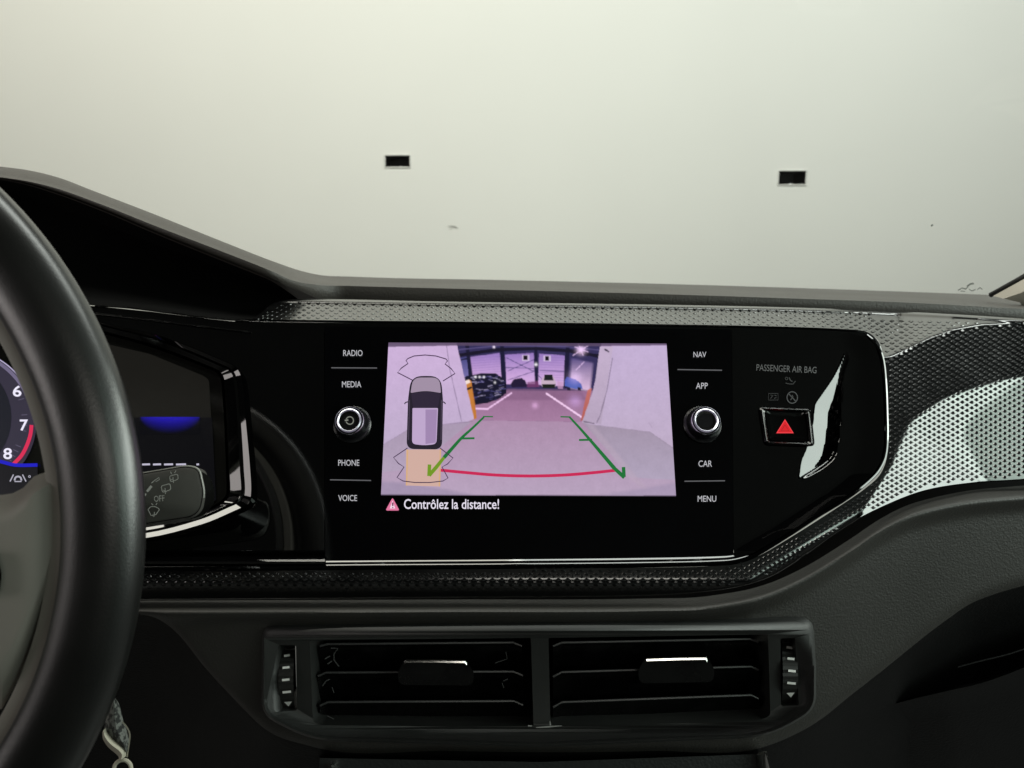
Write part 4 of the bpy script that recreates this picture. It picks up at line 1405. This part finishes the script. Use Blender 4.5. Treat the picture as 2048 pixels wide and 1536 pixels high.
for ptsL in ([(640, 1292), (656, 1288), (1026, 1285), (1044, 1292)], [(636, 1352), (652, 1345), (1027, 1343), (1046, 1351)], [(640, 1411), (656, 1404), (1028, 1402), (1046, 1410)]):
    sl = obj('slat', *slat(ptsL, None), M_SLAT, vt, angle=35)
    obj('slat_highlight', *tube([W(p[0], p[1], 0.4698) for p in ptsL], 0.0007, 6), M_SLAT_HILITE, sl)
for ptsR in ([(1106, 1292), (1124, 1285), (1500, 1278), (1517, 1284)], [(1106, 1353), (1124, 1344), (1502, 1333), (1517, 1340)], [(1106, 1414), (1124, 1404), (1502, 1390), (1517, 1397)]):
    sl = obj('slat', *slat(ptsR, None), M_SLAT, vt, angle=35)
    obj('slat_highlight', *tube([W(p[0], p[1], 0.4698) for p in ptsR], 0.0007, 6), M_SLAT_HILITE, sl)
for L, R_2, yl, yr in ((808, 934, 1320, 1321), (1289, 1415, 1317, 1314)):
    body = round_poly([(L, yl), (R_2, yr), (R_2 + 14, yr + 25), (R_2 + 12, yr + 50), (L - 10, yl + 50), (L - 13, yl + 26)], [5, 5, 6, 12, 12, 6], 3)
    ys_ = (yl + yr) / 2
    v = plate(body, [], lambda x, y: W(x, y, 0.4605 + 0.00009 * max(0, y - ys_ - 8)), WZ(0.474))
    tb = obj('tab', *v, M_SLAT, vt, angle=30)
    ce = [(L + 0.5, yl + 4), (L + 4, yl - 0.5), ((L + R_2) / 2, (yl + yr) / 2 - 1.0), (R_2 - 4, yr - 0.5), (R_2 - 0.5, yr + 4)]
    rows = [[W(x, y + dy, z) for x, y in ce] for dy, z in ((0.5, 0.466), (-0.6, 0.4606), (2.0, 0.4600), (5.6, 0.45975), (6.4, 0.4604))]
    obj('chrome_edge', *loft(rows), M_CHROME, tb, smooth=False)
# smears left by a cleaning cloth on the left blades
M_DUST = mat('dust_smear', (0.06, 0.06, 0.06), 0.9)
dust = []
for pts, w in [([(662, 1296), (676, 1297), (668, 1308), (668, 1320), (678, 1333)], 2.0), ([(650, 1318), (660, 1312)], 2.6), ([(655, 1328), (664, 1322)], 2.4), ([(645, 1372), (652, 1362), (660, 1358)], 2.0), ([(664, 1374), (668, 1386)], 1.6), ([(1012, 1303), (1014, 1318), (990, 1326)], 1.6), ([(1006, 1362), (1016, 1358)], 1.6), ([(1008, 1376), (1004, 1366)], 1.4), ([(655, 1432), (668, 1438)], 1.6)]:
    dust.append(stroke(pts, w, WZ(0.4690)))
for d_ in dust:
    obj('dust_smear', *d_, M_DUST, vt, smooth=False)


def thumbwheel(cx, y0, y1, marks, tri_, sk):
    cy = (y0 + y1) / 2
    hw = 17
    rows = []
    for k in range(25):
        a_ = -1.15 + 2.3 * k / 24
        y = cy + (y1 - y0) / 2 * math.sin(a_) / math.sin(1.15)
        zz = 0.4700 - 0.0135 * (math.cos(a_) - math.cos(1.15)) / (1 - math.cos(1.15)) - 0.0004 * (k % 2)
        xo = sk * math.cos(a_) * 7 - sk * 4
        rows.append([W(cx - hw + xo, y, zz + 0.01), W(cx - hw + xo, y, zz), W(cx + hw * 0.75 + xo, y, zz), W(cx + hw * 0.75 + xo, y, zz + 0.01)])
    w = obj('thumbwheel', *loft(rows), mat('thumbwheel_rubber', (0.012, 0.012, 0.011), 0.5), vt, smooth=False)

    def onw(x, y):
        a_ = math.asin(max(-1, min(1, (y - cy) / ((y1 - y0) / 2) * math.sin(1.15))))
        return W(x, y, 0.4700 - 0.0135 * (math.cos(a_) - math.cos(1.15)) / (1 - math.cos(1.15)) - 0.0010)
    for mx_, my, ww in marks:
        obj('mark', *stroke([(mx_ - ww / 2, my - sk * 0.8), (mx_ + ww / 2, my + sk * 0.8)], 4.6, onw), mat('white_mark', (0.85, 0.85, 0.82), 0.5), w, smooth=False)
    x_, y_ = tri_
    obj('mark', *flat_poly([(x_ - 8, y_ - 4), (x_ + 8, y_ - 5), (x_ + 1, y_ + 5)], onw), mat('white_mark', (0.85, 0.85, 0.82), 0.5), w, smooth=False)


thumbwheel(577, 1297, 1419, [(574, 1311, 12), (572, 1335, 14), (571.5, 1359.5, 15), (573.5, 1384, 17)], (576, 1408), -1)
thumbwheel(1580, 1283, 1409, [(1579, 1295, 12), (1582, 1317.5, 14), (1584, 1342, 15), (1583, 1366.5, 17)], (1581, 1390), 1)
# dust line along the sill
obj('sill_dust', *merge(stroke([(1056, 1451.5), (1064, 1452)], 2.5, WZ(0.4545)), stroke([(1072, 1455), (1098, 1453.5), (1124, 1451.5)], [1.6, 3.0, 1.2], WZ(0.4545)), stroke([(1101, 1451), (1100, 1442)], [3, 1], WZ(0.4545))), mat('pale_dust', (0.25, 0.25, 0.24), 0.9), vt, smooth=False)

# ================================================================== CENTRE CONSOLE
cc = thing('center_console', 'dark centre console front with silver trim rails below the air vents', 'console', tuple(W(1090, 1600, 0.47)))
obj('tray', *plate([(640, 1516), (1080, 1524), (1520, 1508), (1560, 1700), (620, 1700)], [], WZ(0.474), WZ(0.52)), mat('console_plastic', (0.012, 0.014, 0.014), 0.5, bump=('leather', 520, 0.0005, 0.4)), cc, smooth=False)
for q in ([(1513, 1506), (1535, 1501), (1545, 1560), (1556, 1640), (1528, 1640), (1520, 1560)], [(657, 1529), (671, 1528), (674, 1560), (660, 1640), (630, 1640), (648, 1560)]):
    q = round_poly(q, [6, 6, 0, 0, 0, 0], 3)
    c_ = np.mean(q, 0)
    rows = [[W(*p, 0.478) for p in q], [W(*p, 0.470) for p in q], [W(*(c_ + (np.array(p) - c_) * np.array([0.25, 0.95])), 0.4665) for p in q]]
    v = merge(loft(rows, close_v=True), flat_poly([tuple(c_ + (np.array(p) - c_) * np.array([0.25, 0.95])) for p in q], WZ(0.4665)))
    obj('trim_rail', *v, M_CHROME, cc)

# ================================================================== LANYARD
ly = thing('lanyard', 'twisted mottled grey cloth lanyard with cream edging hanging beside the steering wheel', 'lanyard', tuple(W(245, 1545, 0.42)))
mm = bpy.data.materials.new('mottled_cloth')
mm.use_nodes = True
nt = mm.node_tree
b = nt.nodes['Principled BSDF']
b.inputs['Roughness'].default_value = 0.9
tc = nt.nodes.new('ShaderNodeTexCoord')
ns = nt.nodes.new('ShaderNodeTexNoise')
ns.inputs['Scale'].default_value = 420
ns.inputs['Detail'].default_value = 2
rp = nt.nodes.new('ShaderNodeValToRGB')
rp.color_ramp.elements[0].position = 0.46
rp.color_ramp.elements[0].color = (0.012, 0.013, 0.012, 1)
rp.color_ramp.elements[1].position = 0.58
rp.color_ramp.elements[1].color = (0.11, 0.115, 0.105, 1)
nt.links.new(tc.outputs['Object'], ns.inputs['Vector'])
nt.links.new(ns.outputs['Fac'], rp.inputs[0])
nt.links.new(rp.outputs[0], b.inputs['Base Color'])
Lp = catmull([(226, 1399), (219, 1412), (211, 1440), (210, 1460), (222, 1478), (244, 1497), (252, 1504)], 4)
Rp = catmull([(229, 1399), (236, 1412), (243, 1440), (250, 1462), (255, 1480), (255, 1495), (254, 1504)], 4)
rows = []
for k, (a, b_) in enumerate(zip(Lp, Rp)):
    rows.append([W(a[0] + (b_[0] - a[0]) * t, a[1] + (b_[1] - a[1]) * t, 0.42 - 0.004 * math.sin(math.pi * t)) for t in np.linspace(0, 1, 6)])
rows_b = [[p + FW * 0.0015 for p in r] for r in rows]
obj('strap', *merge(loft(rows), loft(rows_b)), mm, ly)
M_CREAM = mat('cream_webbing', (0.36, 0.34, 0.27), 0.8, bump=('noise', 2500, 0.0002, 0.3))
e1a = catmull([(209, 1457), (213, 1468), (226, 1482), (243, 1494), (250, 1503), (250, 1514)], 4)
e1b = catmull([(205, 1464), (206, 1478), (216, 1494), (232, 1508), (238, 1516), (234, 1524)], 4)
rows = [[W(a[0] + (b_[0] - a[0]) * t, a[1] + (b_[1] - a[1]) * t, 0.4175 - 0.003 * math.sin(math.pi * t)) for t in np.linspace(0, 1, 5)] for a, b_ in zip(e1a, e1b)]
obj('edging', *merge(loft(rows), loft([[p + FW * 0.0012 for p in r] for r in rows])), M_CREAM, ly)
obj('edging', *stroke(catmull([(244, 1443), (252, 1452), (259, 1466), (259, 1482), (257, 1496), (254, 1514)], 4), [0.8] + [3.2] * 11 + [2.4] * 8 + [4], WZ(0.419)), M_CREAM, ly)
obj('loop', *tube([W(x, y, 0.417) for x, y in catmull([(228, 1545), (230, 1530), (240, 1521), (252, 1521), (261, 1530), (262, 1545)], 4)], 0.0011, 8), M_CREAM, ly)
